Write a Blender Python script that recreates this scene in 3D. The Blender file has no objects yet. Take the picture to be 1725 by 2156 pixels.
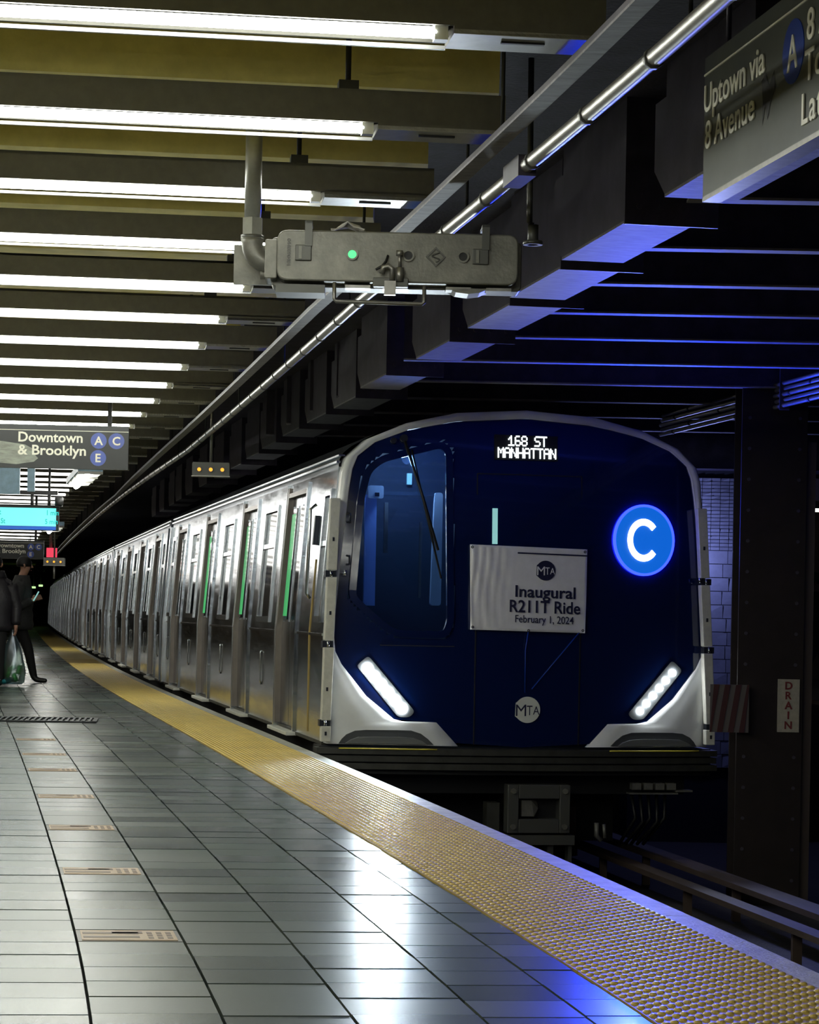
import bpy, bmesh, math, random
from mathutils import Vector, Matrix, Euler
random.seed(7)
S = bpy.context.scene
C = S.collection
PI = math.pi
R = math.radians

# ------------------------------------------------------------------ camera
CAM_Z = 1.08
cam_d = bpy.data.cameras.new('camera')
cam = bpy.data.objects.new('camera', cam_d)
C.objects.link(cam)
cam.location = (0, 0, CAM_Z)
cam.rotation_euler = (R(90), 0, 0)
cam.rotation_mode = 'QUATERNION'
cam.rotation_quaternion = Euler((R(90), 0, 0)).to_quaternion() @ Euler((0, 0, R(1.1))).to_quaternion()
cam_d.sensor_fit = 'HORIZONTAL'
cam_d.sensor_width = 36
cam_d.lens = 5000 / 1725 * 36
cam_d.shift_x = 0
cam_d.shift_y = (1290 - 1078) / 1725
cam_d.clip_end = 500
S.camera = cam

# ------------------------------------------------------------------ world and exposure
w = bpy.data.worlds.new('station_air')
S.world = w
w.use_nodes = True
w.node_tree.nodes['Background'].inputs[0].default_value = (0.30, 0.26, 0.55, 1)
w.node_tree.nodes['Background'].inputs[1].default_value = 0.012
S.view_settings.view_transform = 'Standard'
S.view_settings.look = 'None'
S.view_settings.gamma = 1.0
S.view_settings.exposure = 0.4
S.view_settings.use_curve_mapping = False
S.cycles.max_bounces = 8
S.cycles.sample_clamp_indirect = 6
S.cycles.use_denoising = True
TUBE = 27.0

# ------------------------------------------------------------------ path of the platform edge (x as a function of y)
SL = [(a * .923, b) for a, b in [(-10, -.14), (6.8, -.158), (8.4, -.174), (12, -.183), (17, -.187), (24, -.193), (30, -.190),
      (38, -.182), (50, -.174), (80, -.167), (150, -.16), (300, -.15)]]
def slope(y):
    for (a, b), (c, d) in zip(SL, SL[1:]):
        if y <= c:
            return b + (d - b) * (y - a) / (c - a)
    return SL[-1][1]
N0, N1 = -100, 2700
_E = [0.0] * (N1 - N0 + 1)
_E[63 - N0] = .675 + .757
for i in range(64, N1 + 1): _E[i - N0] = _E[i - 1 - N0] + .1 * slope((i - .5) * .1)
for i in range(62, N0 - 1, -1): _E[i - N0] = _E[i + 1 - N0] - .1 * slope((i + .5) * .1)
def E(y):
    t = y / .1 - N0
    i = int(t); f = t - i
    return _E[i] * (1 - f) + _E[i + 1] * f

# ------------------------------------------------------------------ materials
def mat(name, col, rough=.6, metal=0, emis=None, estr=0, var=0, vscale=8, bump=0, bscale=40, spec=.5, rvar=0, stretch=None, coat=0, alpha=1, trans=0):
    m = bpy.data.materials.new(name)
    m.use_nodes = True
    nt = m.node_tree; n = nt.nodes; l = nt.links
    b = n['Principled BSDF']
    b.inputs['Base Color'].default_value = (*col, 1)
    b.inputs['Roughness'].default_value = rough
    b.inputs['Metallic'].default_value = metal
    b.inputs['Specular IOR Level'].default_value = spec
    b.inputs['Coat Weight'].default_value = coat
    b.inputs['Coat Roughness'].default_value = .05
    b.inputs['Alpha'].default_value = alpha
    b.inputs['Transmission Weight'].default_value = trans
    if emis:
        b.inputs['Emission Color'].default_value = (*emis, 1)
        b.inputs['Emission Strength'].default_value = estr
    if var or bump or rvar:
        tc = n.new('ShaderNodeTexCoord')
        mp = n.new('ShaderNodeMapping')
        l.new(tc.outputs['Object'], mp.inputs[0])
        if stretch: mp.inputs['Scale'].default_value = stretch
    if var or rvar:
        nz = n.new('ShaderNodeTexNoise')
        nz.inputs['Scale'].default_value = vscale
        nz.inputs['Detail'].default_value = 5
        nz.inputs['Roughness'].default_value = .65
        l.new(mp.outputs[0], nz.inputs['Vector'])
    if var:
        mx = n.new('ShaderNodeMix'); mx.data_type = 'RGBA'; mx.blend_type = 'MULTIPLY'
        rp = n.new('ShaderNodeMapRange')
        rp.inputs['From Min'].default_value = .3; rp.inputs['From Max'].default_value = .7
        rp.inputs['To Min'].default_value = 1 - var; rp.inputs['To Max'].default_value = 1 + var
        l.new(nz.outputs['Fac'], rp.inputs['Value'])
        mx.inputs['Factor'].default_value = 1
        mx.inputs['A'].default_value = (*col, 1)
        l.new(rp.outputs[0], mx.inputs['B'])
        l.new(mx.outputs['Result'], b.inputs['Base Color'])
    if rvar:
        rr = n.new('ShaderNodeMapRange')
        rr.inputs['From Min'].default_value = .3; rr.inputs['From Max'].default_value = .7
        rr.inputs['To Min'].default_value = max(.02, rough - rvar); rr.inputs['To Max'].default_value = rough + rvar
        l.new(nz.outputs['Fac'], rr.inputs['Value'])
        l.new(rr.outputs[0], b.inputs['Roughness'])
    if bump:
        bz = n.new('ShaderNodeTexNoise')
        bz.inputs['Scale'].default_value = bscale
        bz.inputs['Detail'].default_value = 4
        l.new(mp.outputs[0], bz.inputs['Vector'])
        bp = n.new('ShaderNodeBump')
        bp.inputs['Strength'].default_value = bump
        bp.inputs['Distance'].default_value = .02
        l.new(bz.outputs['Fac'], bp.inputs['Height'])
        l.new(bp.outputs[0], b.inputs['Normal'])
    return m

def glass_mat(name, tint, refl=.12, rough=.03):
    m = bpy.data.materials.new(name); m.use_nodes = True
    nt = m.node_tree; n = nt.nodes; l = nt.links
    n.remove(n['Principled BSDF'])
    t = n.new('ShaderNodeBsdfTransparent'); t.inputs[0].default_value = (*tint, 1)
    g = n.new('ShaderNodeBsdfGlossy'); g.inputs['Roughness'].default_value = rough
    g.inputs['Color'].default_value = (.75, .85, 1, 1)
    fr = n.new('ShaderNodeLayerWeight'); fr.inputs['Blend'].default_value = .35
    mr = n.new('ShaderNodeMapRange'); mr.inputs['To Min'].default_value = refl; mr.inputs['To Max'].default_value = .9
    l.new(fr.outputs['Fresnel'], mr.inputs['Value'])
    mx = n.new('ShaderNodeMixShader')
    l.new(mr.outputs[0], mx.inputs[0]); l.new(t.outputs[0], mx.inputs[1]); l.new(g.outputs[0], mx.inputs[2])
    l.new(mx.outputs[0], n['Material Output'].inputs['Surface'])
    return m

M = {}
M['tile_a'] = mat('slate_tile', (.080, .100, .090), 0.27, spec=.3, var=.06, vscale=60)
M['tile_b'] = mat('slate_tile_pale', (.115, .137, .116), 0.3, spec=.3, var=.06, vscale=60)
M['tile_c'] = mat('slate_tile_dark', (.053, .069, .067), 0.24, spec=.3, var=.06, vscale=60)
M['tile_d'] = mat('slate_tile_green', (.090, .116, .096), 0.28, spec=.3, var=.06, vscale=60)
M['grout'] = mat('dark_grout', (.012, .012, .012), .9)
M['yellow'] = mat('tactile_yellow', (.70, .52, .13), .36, var=.12, vscale=3, rvar=.05)
M['yellow_base'] = mat('tactile_yellow_dark_base', (.46, .325, .075), .45, var=.22, vscale=4)  # browner than the domes so that they stand out
M['edge'] = mat('edge_concrete', (.46, .46, .40), .55, var=.25, vscale=9, bump=.25, bscale=70)
M['concrete'] = mat('dark_concrete', (.05, .045, .042), .9, var=.3, vscale=4, bump=.3)
M['olive'] = mat('olive_ceiling_paint', (.80, .70, .26), .9, var=.14, vscale=5, bump=.2, bscale=14, spec=.05)
M['soot'] = mat('soot_black_concrete', (.026, .022, .042), .85, var=.4, vscale=5, bump=.3)  # purple tint puts the dim ambient light into the soot colour
M['housing'] = mat('grey_fixture_enamel', (.13, .125, .108), .6, spec=.3, var=.12, vscale=20)
M['housing_pale'] = mat('pale_fixture_plate', (.38, .38, .37), .35, var=.15, vscale=12)
M['reflector'] = mat('white_reflector', (.85, .86, .80), .4)
M['tube'] = mat('fluorescent_tube', (1, 1, 1), .4, emis=(.97, 1.0, .90), estr=TUBE)
M['dead_tube'] = mat('dim_tube', (.75, .75, .72), .35, emis=(1.0, .98, .92), estr=5.0)
M['black_iron'] = mat('black_iron', (.02, .02, .02), .6)
M['steel'] = mat('stainless_steel', (.34, .37, .41), .15, metal=1, bump=.05, bscale=3, stretch=(1, .6, 4), rvar=.05, vscale=3)
M['steel_roof'] = mat('ribbed_steel_roof', (.30, .33, .37), .26, metal=1, bump=.04, bscale=5)
M['steel_bright'] = mat('polished_steel_trim', (.52, .55, .58), .18, metal=1)
M['jamb'] = mat('brown_grey_door_post', (.20, .175, .155), .38, metal=.6, var=.1)
M['door_steel'] = mat('door_leaf_steel', (.20, .22, .25), .2, metal=1, bump=.03, bscale=4)
M['black_rubber'] = mat('black_rubber', (.008, .008, .009), .5)
M['side_glass'] = mat('dark_window_glass', (.006, .010, .016), .06, spec=.8)
M['green_glow'] = mat('green_window_glow', (.02, .2, .06), .4, emis=(.05, .62, .17), estr=.42)
M['white_mask'] = mat('white_fibreglass', (.78, .80, .80), .33, var=.05, vscale=6, coat=.3)
M['fascia'] = mat('navy_glass_fascia', (.002, .009, .058), .12, spec=.6, coat=.6)
M['fascia_low'] = M['fascia']
M['gate_white'] = mat('cream_painted_metal', (.60, .60, .54), .45, var=.12, vscale=18)
M['hinge'] = mat('dark_hinge_metal', (.03, .035, .05), .4, metal=.5)
M['grey_dark'] = mat('dark_grey_plastic', (.06, .065, .07), .45)
M['grey_mid'] = mat('mid_grey_moulding', (.17, .18, .185), .32, coat=.3)
M['anticlimb'] = mat('dirty_black_steel', (.045, .045, .038), .5, metal=.3, var=.3, vscale=8)
M['yellow_line'] = mat('bright_yellow_paint', (.65, .55, .06), .5)
M['brass'] = mat('dull_brass_strip', (.38, .27, .08), .5)
M['led_white'] = mat('headlight_led', (1, 1, 1), .3, emis=(.93, .99, 1.0), estr=45)
M['led_blue'] = mat('blue_led_matrix', (0, .02, .1), .4, emis=(.004, .105, .55), estr=.9)
M['blue_glow'] = mat('saturated_blue_glow', (0, .0, .1), .4, emis=(.01, .02, 1.0), estr=7)  # glow for the roundel bloom ring and the added pier lamp
M['led_letter'] = mat('white_led_letter', (1, 1, 1), .4, emis=(1, .98, 1.0), estr=3.2)
M['led_text'] = mat('white_led_dots', (1, 1, 1), .4, emis=(.86, .96, 1.0), estr=3.0)
M['banner'] = mat('white_vinyl_banner', (.78, .78, .82), .28, var=.06, vscale=10, coat=.4)
M['navy_ink'] = mat('navy_print', (.008, .010, .045), .5)
M['logo_white'] = mat('white_decal', (.72, .74, .68), .5)
M['cab_glass'] = glass_mat('cab_window_glass', (.55, .70, .90), .08)
M['cab_dark'] = mat('dark_light_block', (.02, .035, .06), .7)
M['cab_blue'] = mat('pale_blue_cab_post', (.40, .52, .95), .45)
M['cab_white'] = mat('white_cab_post', (.85, .88, .90), .45)
M['cab_light'] = mat('cab_fill_lamp', (.6, .9, .9), .4, emis=(.30, .75, .72), estr=.4)
M['sign_black'] = mat('black_enamel_sign', (.014, .016, .016), .3, spec=.3, var=.15, vscale=4)
M['sign_face'] = mat('black_enamel_sign_lit', (.085, .092, .084), .3, spec=.5, var=.15, vscale=4)  # paler sign black; light on the slanted sign put into the colour
M['sign_white'] = mat('cream_sign_lettering', (.88, .86, .74), .4)
M['sign_blue'] = mat('blue_route_bullet', (.012, .055, .40), .3)
M['smear'] = mat('grey_paint_smear', (.30, .32, .28), .7, var=.35, vscale=9, stretch=(1, 1, 5))
M['smear_dark'] = mat('black_paint_smear', (.012, .012, .012), .7)
M['galv'] = mat('galvanised_conduit', (.26, .25, .23), .38, metal=.7, var=.15, vscale=25)
M['pipe_grey'] = mat('grey_painted_pipe', (.30, .30, .27), .42, metal=.3, var=.15, vscale=14)
M['cast'] = mat('cast_grey_metal', (.19, .185, .16), .45, metal=.35, var=.28, vscale=9, bump=.08, bscale=60)
M['cast_dark'] = mat('cast_dark_metal', (.10, .10, .09), .45, metal=.4)
M['rag'] = mat('grey_rag', (.45, .43, .40), .9)
M['green_lamp'] = mat('green_indicator', (.02, .5, .1), .3, emis=(.06, .80, .24), estr=1.0)
M['far_green'] = mat('greenish_lamp', (.5, .8, .4), .4, emis=(.45, .85, .30), estr=1.2)
M['amber'] = mat('amber_lamp', (.8, .3, .02), .3, emis=(1.0, .33, .01), estr=1.2)
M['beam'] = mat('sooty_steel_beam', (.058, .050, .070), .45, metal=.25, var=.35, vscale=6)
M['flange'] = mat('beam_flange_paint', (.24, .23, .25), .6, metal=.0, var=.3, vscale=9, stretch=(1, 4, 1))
M['column'] = mat('brown_black_column', (.020, .014, .013), .6, spec=.3, var=.2, vscale=5)
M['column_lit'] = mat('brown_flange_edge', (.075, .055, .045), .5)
M['drain_sign'] = mat('cream_drain_sign', (.42, .39, .30), .6, var=.15, vscale=20)
M['drain_red'] = mat('dark_red_print', (.16, .018, .02), .6)
M['wall_tile'] = mat('glazed_white_tile', (.30, .30, .31), .14, var=.15, vscale=6, coat=.5)
M['wall_grout'] = mat('black_wall_grout', (.02, .02, .022), .9)
M['stripe_red'] = mat('faded_red_stripe', (.05, .012, .014), .8)
M['stripe_white'] = mat('dirty_white_stripe', (.10, .088, .085), .8)
M['wood'] = mat('brown_protection_board', (.050, .034, .028), .8, spec=.2, var=.3, vscale=6, stretch=(1, .2, 1))
M['rail'] = mat('rusted_rail', (.10, .07, .055), .5, metal=.5)
M['ballast'] = mat('dark_track_bed', (.016, .012, .012), .95, var=.4, vscale=10, bump=.5)
M['plaque'] = mat('tan_floor_plaque', (.47, .33, .19), .45, var=.1, vscale=12)
M['plaque_ink'] = mat('brown_plaque_print', (.19, .13, .085), .5)
M['plaque_rim'] = mat('bronze_plaque_rim', (.10, .09, .075), .4, metal=.5)
M['grate'] = mat('black_drain_iron', (.015, .016, .018), .45, metal=.5)
M['screen'] = mat('cyan_display', (.1, .5, .5), .3, emis=(.17, .80, .74), estr=.75)
M['screen_text'] = mat('teal_display_text', (.0, .25, .25), .4, emis=(.0, .40, .38), estr=.8)
M['screen_bar'] = mat('blue_display_bar', (.0, .05, .3), .3, emis=(.01, .10, .45), estr=.6)
M['red_sign'] = mat('red_lit_sign', (.5, .02, .05), .4, emis=(.75, .04, .09), estr=.8)
M['coat_black'] = mat('black_quilted_nylon', (.020, .018, .024), .5, var=.25, vscale=20, bump=.4, bscale=18)
M['coat_grey'] = mat('charcoal_wool', (.035, .036, .038), .8, var=.25, vscale=30)
M['trouser'] = mat('black_trousers', (.009, .009, .010), .8)
M['skin'] = mat('skin', (.50, .27, .19), .5)
M['hair'] = mat('black_hair', (.006, .006, .007), .5)
M['shoe'] = mat('black_leather', (.006, .006, .006), .35)
M['bag'] = glass_mat('thin_plastic_bag', (.78, .88, .83), .22, .3)
M['bottle_green'] = mat('green_can', (.05, .42, .06), .25, metal=.3)
M['bottle_teal'] = mat('teal_can', (.02, .25, .28), .25, metal=.3)
M['knit_green'] = mat('green_knit', (.06, .20, .05), .9)
M['jean'] = mat('blue_denim', (.05, .09, .22), .9)
M['tan_wall'] = mat('tan_station_wall', (.30, .24, .16), .7, var=.2)
M['louvre_bulb'] = mat('bright_louvre_bulb', (1, 1, 1), .4, emis=(1, 1, .93), estr=45)
M['white_light'] = mat('lit_diffuser', (1, 1, 1), .4, emis=(1, .97, .86), estr=3.0)
M['blue_panel'] = mat('pale_blue_panel', (.30, .48, .62), .4, var=.2, vscale=12)

# ------------------------------------------------------------------ mesh helpers
class MB:
    def __init__(s): s.v = []; s.f = []; s.sm = []
    def add(s, vs, fs, smooth=False):
        o = len(s.v)
        s.v += [tuple(p) for p in vs]
        s.f += [tuple(i + o for i in f) for f in fs]
        s.sm += [smooth] * len(fs)
        return s
    def box(s, x0, x1, y0, y1, z0, z1):
        vs = [(x0, y0, z0), (x1, y0, z0), (x1, y1, z0), (x0, y1, z0), (x0, y0, z1), (x1, y0, z1), (x1, y1, z1), (x0, y1, z1)]
        return s.add(vs, BOXF)
    def hexa(s, p): return s.add(p, BOXF)
    def obox(s, c, size, rot=(0, 0, 0)):
        m = Euler(rot).to_matrix(); c = Vector(c)
        hx, hy, hz = size[0] / 2, size[1] / 2, size[2] / 2
        vs = [c + m @ Vector((x, y, z)) for z in (-hz, hz) for x, y in ((-hx, -hy), (hx, -hy), (hx, hy), (-hx, hy))]
        return s.add(vs, BOXF)
    def bar(s, a, b, wd, ht):
        a = Vector(a); b = Vector(b); d = (b - a).normalized()
        up = Vector((0, 0, 1)) if abs(d.z) < .95 else Vector((0, 1, 0))
        x = d.cross(up).normalized(); u = x.cross(d)
        vs = [q + x * sx * wd / 2 + u * su * ht / 2 for q in (a, b) for sx, su in ((-1, -1), (1, -1), (1, 1), (-1, 1))]
        return s.add(vs, BOXF)
    def tube(s, pts, r, n=8, cap=True, smooth=True):
        pts = [Vector(p) for p in pts]
        rs = r if isinstance(r, (list, tuple)) else [r] * len(pts)
        rings = []; x = None
        for i, p in enumerate(pts):
            d = (pts[min(i + 1, len(pts) - 1)] - pts[max(i - 1, 0)]).normalized()
            if x is None:
                up = Vector((0, 0, 1)) if abs(d.z) < .9 else Vector((1, 0, 0))
                x = d.cross(up).normalized()
            else:
                x = (x - d * x.dot(d)).normalized()
            y = d.cross(x)
            rings.append([p + (x * math.cos(2 * PI * k / n) + y * math.sin(2 * PI * k / n)) * rs[i] for k in range(n)])
        return s.loft(rings, cap, smooth)
    def loft(s, rings, cap=True, smooth=True, closed=True):
        n = len(rings[0]); vs = [p for r in rings for p in r]; fs = []
        for i in range(len(rings) - 1):
            for k in range(n if closed else n - 1):
                a = i * n + k; b = i * n + (k + 1) % n
                fs.append((a, b, b + n, a + n))
        s.add(vs, fs, smooth)
        if cap and closed:
            o = len(s.v) - len(vs)
            s.f.append(tuple(o + k for k in reversed(range(n)))); s.sm.append(False)
            s.f.append(tuple(o + (len(rings) - 1) * n + k for k in range(n))); s.sm.append(False)
        return s
    def prism(s, poly, y0, y1):           # poly in (x,z), extruded along y
        n = len(poly)
        vs = [(x, y0, z) for x, z in poly] + [(x, y1, z) for x, z in poly]
        fs = [tuple(range(n)), tuple(range(2 * n - 1, n - 1, -1))]
        fs += [(k, k + n, (k + 1) % n + n, (k + 1) % n) for k in range(n)]
        return s.add(vs, fs)
    def disc(s, c, r, y0, y1, n=24):      # disc facing -y
        return s.prism([(c[0] + r * math.cos(2 * PI * k / n), c[1] + r * math.sin(2 * PI * k / n)) for k in range(n)], y0, y1)
    def ring(s, c, r0, r1, y0, y1, n=24):
        vs = []; fs = []
        for k in range(n):
            a = 2 * PI * k / n; ca, sa = math.cos(a), math.sin(a)
            vs += [(c[0] + r0 * ca, y0, c[1] + r0 * sa), (c[0] + r1 * ca, y0, c[1] + r1 * sa), (c[0] + r1 * ca, y1, c[1] + r1 * sa), (c[0] + r0 * ca, y1, c[1] + r0 * sa)]
        for k in range(n):
            a = 4 * k; b = 4 * ((k + 1) % n)
            for j in range(4):
                fs.append((a + j, a + (j + 1) % 4, b + (j + 1) % 4, b + j))
        return s.add(vs, fs)
    def mesh(s, name):
        me = bpy.data.meshes.new(name)
        me.from_pydata(s.v, [], s.f)
        me.polygons.foreach_set('use_smooth', s.sm)
        me.update()
        bm = bmesh.new(); bm.from_mesh(me)
        bmesh.ops.recalc_face_normals(bm, faces=bm.faces)
        bm.to_mesh(me); bm.free()
        return me
    def build(s, name, m, parent=None, bevel=0):
        me = s.mesh(name)
        me.materials.append(M[m] if isinstance(m, str) else m)
        o = bpy.data.objects.new(name, me)
        C.objects.link(o)
        if parent: o.parent = parent
        if bevel:
            b = o.modifiers.new('bevel', 'BEVEL'); b.width = bevel; b.segments = 2; b.limit_method = 'ANGLE'
        return o
BOXF = [(0, 3, 2, 1), (4, 5, 6, 7), (0, 1, 5, 4), (1, 2, 6, 5), (2, 3, 7, 6), (3, 0, 4, 7)]

def tag(o, label, cat=None, group=None, kind=None):
    if label: o['label'] = label
    if cat: o['category'] = cat
    if group: o['group'] = group
    if kind: o['kind'] = kind
    return o
def thing(name, label, cat, loc=(0, 0, 0), rz=0, group=None):
    o = bpy.data.objects.new(name, None)
    o.empty_display_size = .1
    C.objects.link(o)
    o.location = loc; o.rotation_euler = (0, 0, rz)
    return tag(o, label, cat, group)
def copy_tree(o, parent=None):
    c = o.copy(); C.objects.link(c)
    c.parent = parent
    for ch in list(o.children): copy_tree(ch, c)
    return c
def pathbox(mb, o0, o1, z0, z1, y0, y1, step=.5, of=None, zf=None):
    n = max(2, int((y1 - y0) / step) + 1); rings = []
    for i in range(n):
        y = y0 + (y1 - y0) * i / (n - 1)
        a, b = (o0, o1) if of is None else (of(y) + o0, of(y) + o1)
        x = E(y)
        rings.append([(x + a, y, z0), (x + b, y, z0), (x + b, y, z1), (x + a, y, z1)])
    return mb.loft(rings, smooth=False)
def textmesh(name, txt, size, m, parent, origin, ux, uy, bold=0, depth=.002, align='LEFT', sx=1.0, spacing=1.0, shear=0):
    cu = bpy.data.curves.new(name, 'FONT')
    cu.body = txt; cu.size = size; cu.offset = bold; cu.extrude = depth; cu.align_x = align
    cu.space_character = spacing; cu.resolution_u = 3; cu.shear = shear
    to = bpy.data.objects.new(name, cu); C.objects.link(to)
    dg = bpy.context.evaluated_depsgraph_get()
    me = bpy.data.meshes.new_from_object(to.evaluated_get(dg))
    bpy.data.objects.remove(to); bpy.data.curves.remove(cu)
    me.name = name
    ux = Vector(ux).normalized(); uy = Vector(uy).normalized(); uz = ux.cross(uy)
    mt = Matrix.Identity(4)
    for i in range(3):
        mt[i][0] = ux[i] * sx; mt[i][1] = uy[i]; mt[i][2] = uz[i]; mt[i][3] = origin[i]
    me.transform(mt)
    me.materials.clear(); me.materials.append(M[m])
    o = bpy.data.objects.new(name, me); C.objects.link(o)
    if parent: o.parent = parent
    return o
def lamp(name, kind, parent, loc, aim, energy, col, size=.05, spot=60, blend=.6):
    d = bpy.data.lights.new(name, kind); d.energy = energy; d.color = col
    if kind == 'SPOT':
        d.spot_size = R(spot); d.spot_blend = blend
    if kind in ('SPOT', 'POINT'): d.shadow_soft_size = size
    o = bpy.data.objects.new(name, d); C.objects.link(o); o.location = loc
    o.rotation_euler = (Vector(aim) - Vector(loc)).to_track_quat('-Z', 'Y').to_euler()
    if parent: o.parent = parent
    return o
ORD = ['first', 'second', 'third', 'fourth', 'fifth', 'sixth', 'seventh', 'eighth', 'ninth', 'tenth', 'eleventh', 'twelfth', 'thirteenth', 'fourteenth',
       'fifteenth', 'sixteenth', 'seventeenth', 'eighteenth', 'nineteenth', 'twentieth']
def ordn(k):
    if k < 20: return ORD[k]
    t = {2: 'twenty', 3: 'thirty', 4: 'forty', 5: 'fifty', 6: 'sixty'}[(k + 1) // 10]
    return (t[:-1] + 'ieth' if t.endswith('y') else t) if (k + 1) % 10 == 0 else t + '-' + ORD[(k + 1) % 10 - 1]

# ================================================================== STRUCTURE
# ---- platform slab with tiles
W_STRIP = .757
SK = .105                                   # skew of the cross joints
mb = MB(); pathbox(mb, -7.0, -.02, -.40, -.030, -4, 170, 1.0)
floor = tag(mb.build('floor', 'grout'), 'grey-green slate tiled platform floor with dark joints', kind='structure')
COLS = [-2.26 - .351 * k for k in range(8, 0, -1)] + [-2.26, -1.91, -1.56, -1.21, -.92, -W_STRIP]
ROW = .27
def tile_pts(o0, o1, s0, s1, z):
    g = .0045
    pts = []
    for s_, o_ in ((s0 + g, o0 + g), (s0 + g, o1 - g), (s1 - g, o1 - g), (s1 - g, o0 + g)):
        y = s_ + o_ * SK
        pts.append((E(y) + o_, y, z))
    return pts
def tile_mb(mbx, o0, o1, s0, s1, dz):
    top = tile_pts(o0, o1, s0, s1, dz)
    bot = [(p[0], p[1], -.028) for p in top]
    vs = top + bot
    fs = [(0, 1, 2, 3)] + [(k + 4, (k + 1) % 4 + 4, (k + 1) % 4, k) for k in range(4)]
    mbx.add(vs, fs)
rowtone = {}
TM = ['tile_a', 'tile_b', 'tile_c', 'tile_d']
PLAQUE_ROWS = {}
rows0, rows1 = 20, 640
plaque_s = [7.67, 9.65, 11.42, 13.42, 15.48, 17.28, 19.2]
plaque_rows = [round(s_ / ROW + .35) for s_ in plaque_s]
stuff = {k: MB() for k in TM}
ntile = 0
for r in range(rows0, rows1):
    t = random.choices(TM, (5, 2, 3, 3))[0]
    for ci in range(len(COLS) - 1):
        o0, o1 = COLS[ci], COLS[ci + 1]
        off = (ci * .37 % 1) * ROW * .25
        s0 = r * ROW + off
        if r in plaque_rows and ci == 8: continue
        tone = t if random.random() < .62 else random.choice(TM)
        dz = random.uniform(-.0012, .0012)
        yv = s0 + o0 * SK
        px = 862 + 5000 * (E(yv) + o1) / max(yv, .5)
        if 5.85 < yv < 13.4 and px > 0 and ntile < 296 and o1 > -3.0:
            b = MB(); tile_mb(b, o0, o1, s0, s0 + ROW, dz)
            b.build('tile', tone, floor); ntile += 1
        else:
            tile_mb(stuff[tone], o0, o1, s0, s0 + ROW, dz)
for k in TM:
    tag(stuff[k].build('tile_field', k, floor), None, kind='stuff')
# floor plaques
for n_, (s_, r) in enumerate(zip(plaque_s, plaque_rows)):
    ci = 8; o0, o1 = COLS[ci], COLS[ci + 1]; s0 = r * ROW + (ci * .37 % 1) * ROW * .25
    b = MB(); tile_mb(b, o0, o1, s0, s0 + ROW, .0)
    pq = b.build('plaque', 'plaque_rim', floor)
    b = MB(); tile_mb(b, o0 + .014, o1 - .014, s0 + .016, s0 + ROW - .016, .0022)
    b.build('plaque_face', 'plaque', pq)
    b = MB()
    def bar(a0, a1, t0, t1):
        top = []
        for s2, o2 in ((s0 + ROW * t0, o0 + (o1 - o0) * a0), (s0 + ROW * t0, o0 + (o1 - o0) * a1), (s0 + ROW * t1, o0 + (o1 - o0) * a1), (s0 + ROW * t1, o0 + (o1 - o0) * a0)):
            y = s2 + o2 * SK; top.append((E(y) + o2, y, .0030))
        b.add(top + [(p[0], p[1], .001) for p in top], [(0, 1, 2, 3), (0, 4, 5, 1), (1, 5, 6, 2), (2, 6, 7, 3), (3, 7, 4, 0)])
    for t0, t1 in ((.25, .40), (.58, .74)): bar(.07, .60, t0, t1)
    bar(.35, .64, .62, .80)
    for a0 in (.68, .77, .86):
        for t0 in (.2, .42, .62): bar(a0, a0 + .05, t0, t0 + .14)
    b.build('plaque_print', 'plaque_ink', pq)

# platform front wall below the edge
mb = MB(); pathbox(mb, -.40, -.11, -1.15, -.17, -4, 170, 1.0)
tag(mb.build('wall_trackside', 'concrete'), 'dark concrete platform front below the edge', kind='structure')
mb = MB(); pathbox(mb, -.3, 9.5, -1.6, -1.15, -4, 170, 2.0)
tag(mb.build('floor_trackbed', 'ballast'), 'dark track bed beside the platform', kind='structure')
# ceiling
mb = MB()
pathbox(mb, -7.0, -.74, 3.16, 3.30, -4, 170, 1.0)
ceil = tag(mb.build('ceiling', 'olive'), 'olive painted concrete ceiling over the platform', kind='structure')
mb = MB(); pathbox(mb, -.74, 9.5, 3.35, 3.6, -4, 170, 2.0)
tag(mb.build('ceiling_track', 'soot'), 'soot black ceiling over the tracks', kind='structure')
mb = MB(); pathbox(mb, -7.3, -7.0, -.1, 3.3, -4, 170, 2.0)
tag(mb.build('wall_left', 'tan_wall'), 'plain station wall at the back of the platform', kind='structure')
mb = MB().box(-45, 12, 168, 168.5, -1.6, 3.6)
tag(mb.build('wall_far', 'soot'), 'black tunnel end far beyond the train', kind='structure')

# ---- tactile strip and edge board
strip = thing('tactile_strip', 'yellow tactile warning strip with raised domes along platform edge', 'tactile strip', (0, 0, 0))
PW = W_STRIP - .108
s_ = -1.0; pan = 0
while s_ < 150:
    ln = .92 if s_ < 40 else 8.0
    b = MB(); g = .003 if s_ < 40 else 0
    n = 3; rings = []
    for i in range(n + 1):
        sv = s_ + g + (ln - 2 * g) * i / n
        q = []
        for o_, z in ((-W_STRIP + .002, -.028), (-.108, -.028), (-.108, .004), (-W_STRIP + .002, .004)):
            y = sv + o_ * SK; q.append((E(y) + o_, y, z))
        rings.append(q)
    b.loft(rings, smooth=False)
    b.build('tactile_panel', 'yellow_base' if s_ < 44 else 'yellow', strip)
    s_ += ln; pan += 1
NA = 20
PITCH = PW / NA
ALONG = PITCH * 2
def dome_geo(n=10):
    vs = []; fs = []
    for r_, z in ((.0130, 0), (.0112, .0032), (.0072, .0058)):
        vs += [(r_ * math.cos(2 * PI * k / n), r_ * math.sin(2 * PI * k / n), z) for k in range(n)]
    for i in range(2):
        for k in range(n):
            fs.append((i * n + k, i * n + (k + 1) % n, (i + 1) * n + (k + 1) % n, (i + 1) * n + k))
    fs.append(tuple(range(2 * n, 3 * n)))
    return vs, fs
dv, df = dome_geo()
dmb = MB(); dmb.add(dv, df, True)
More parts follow.
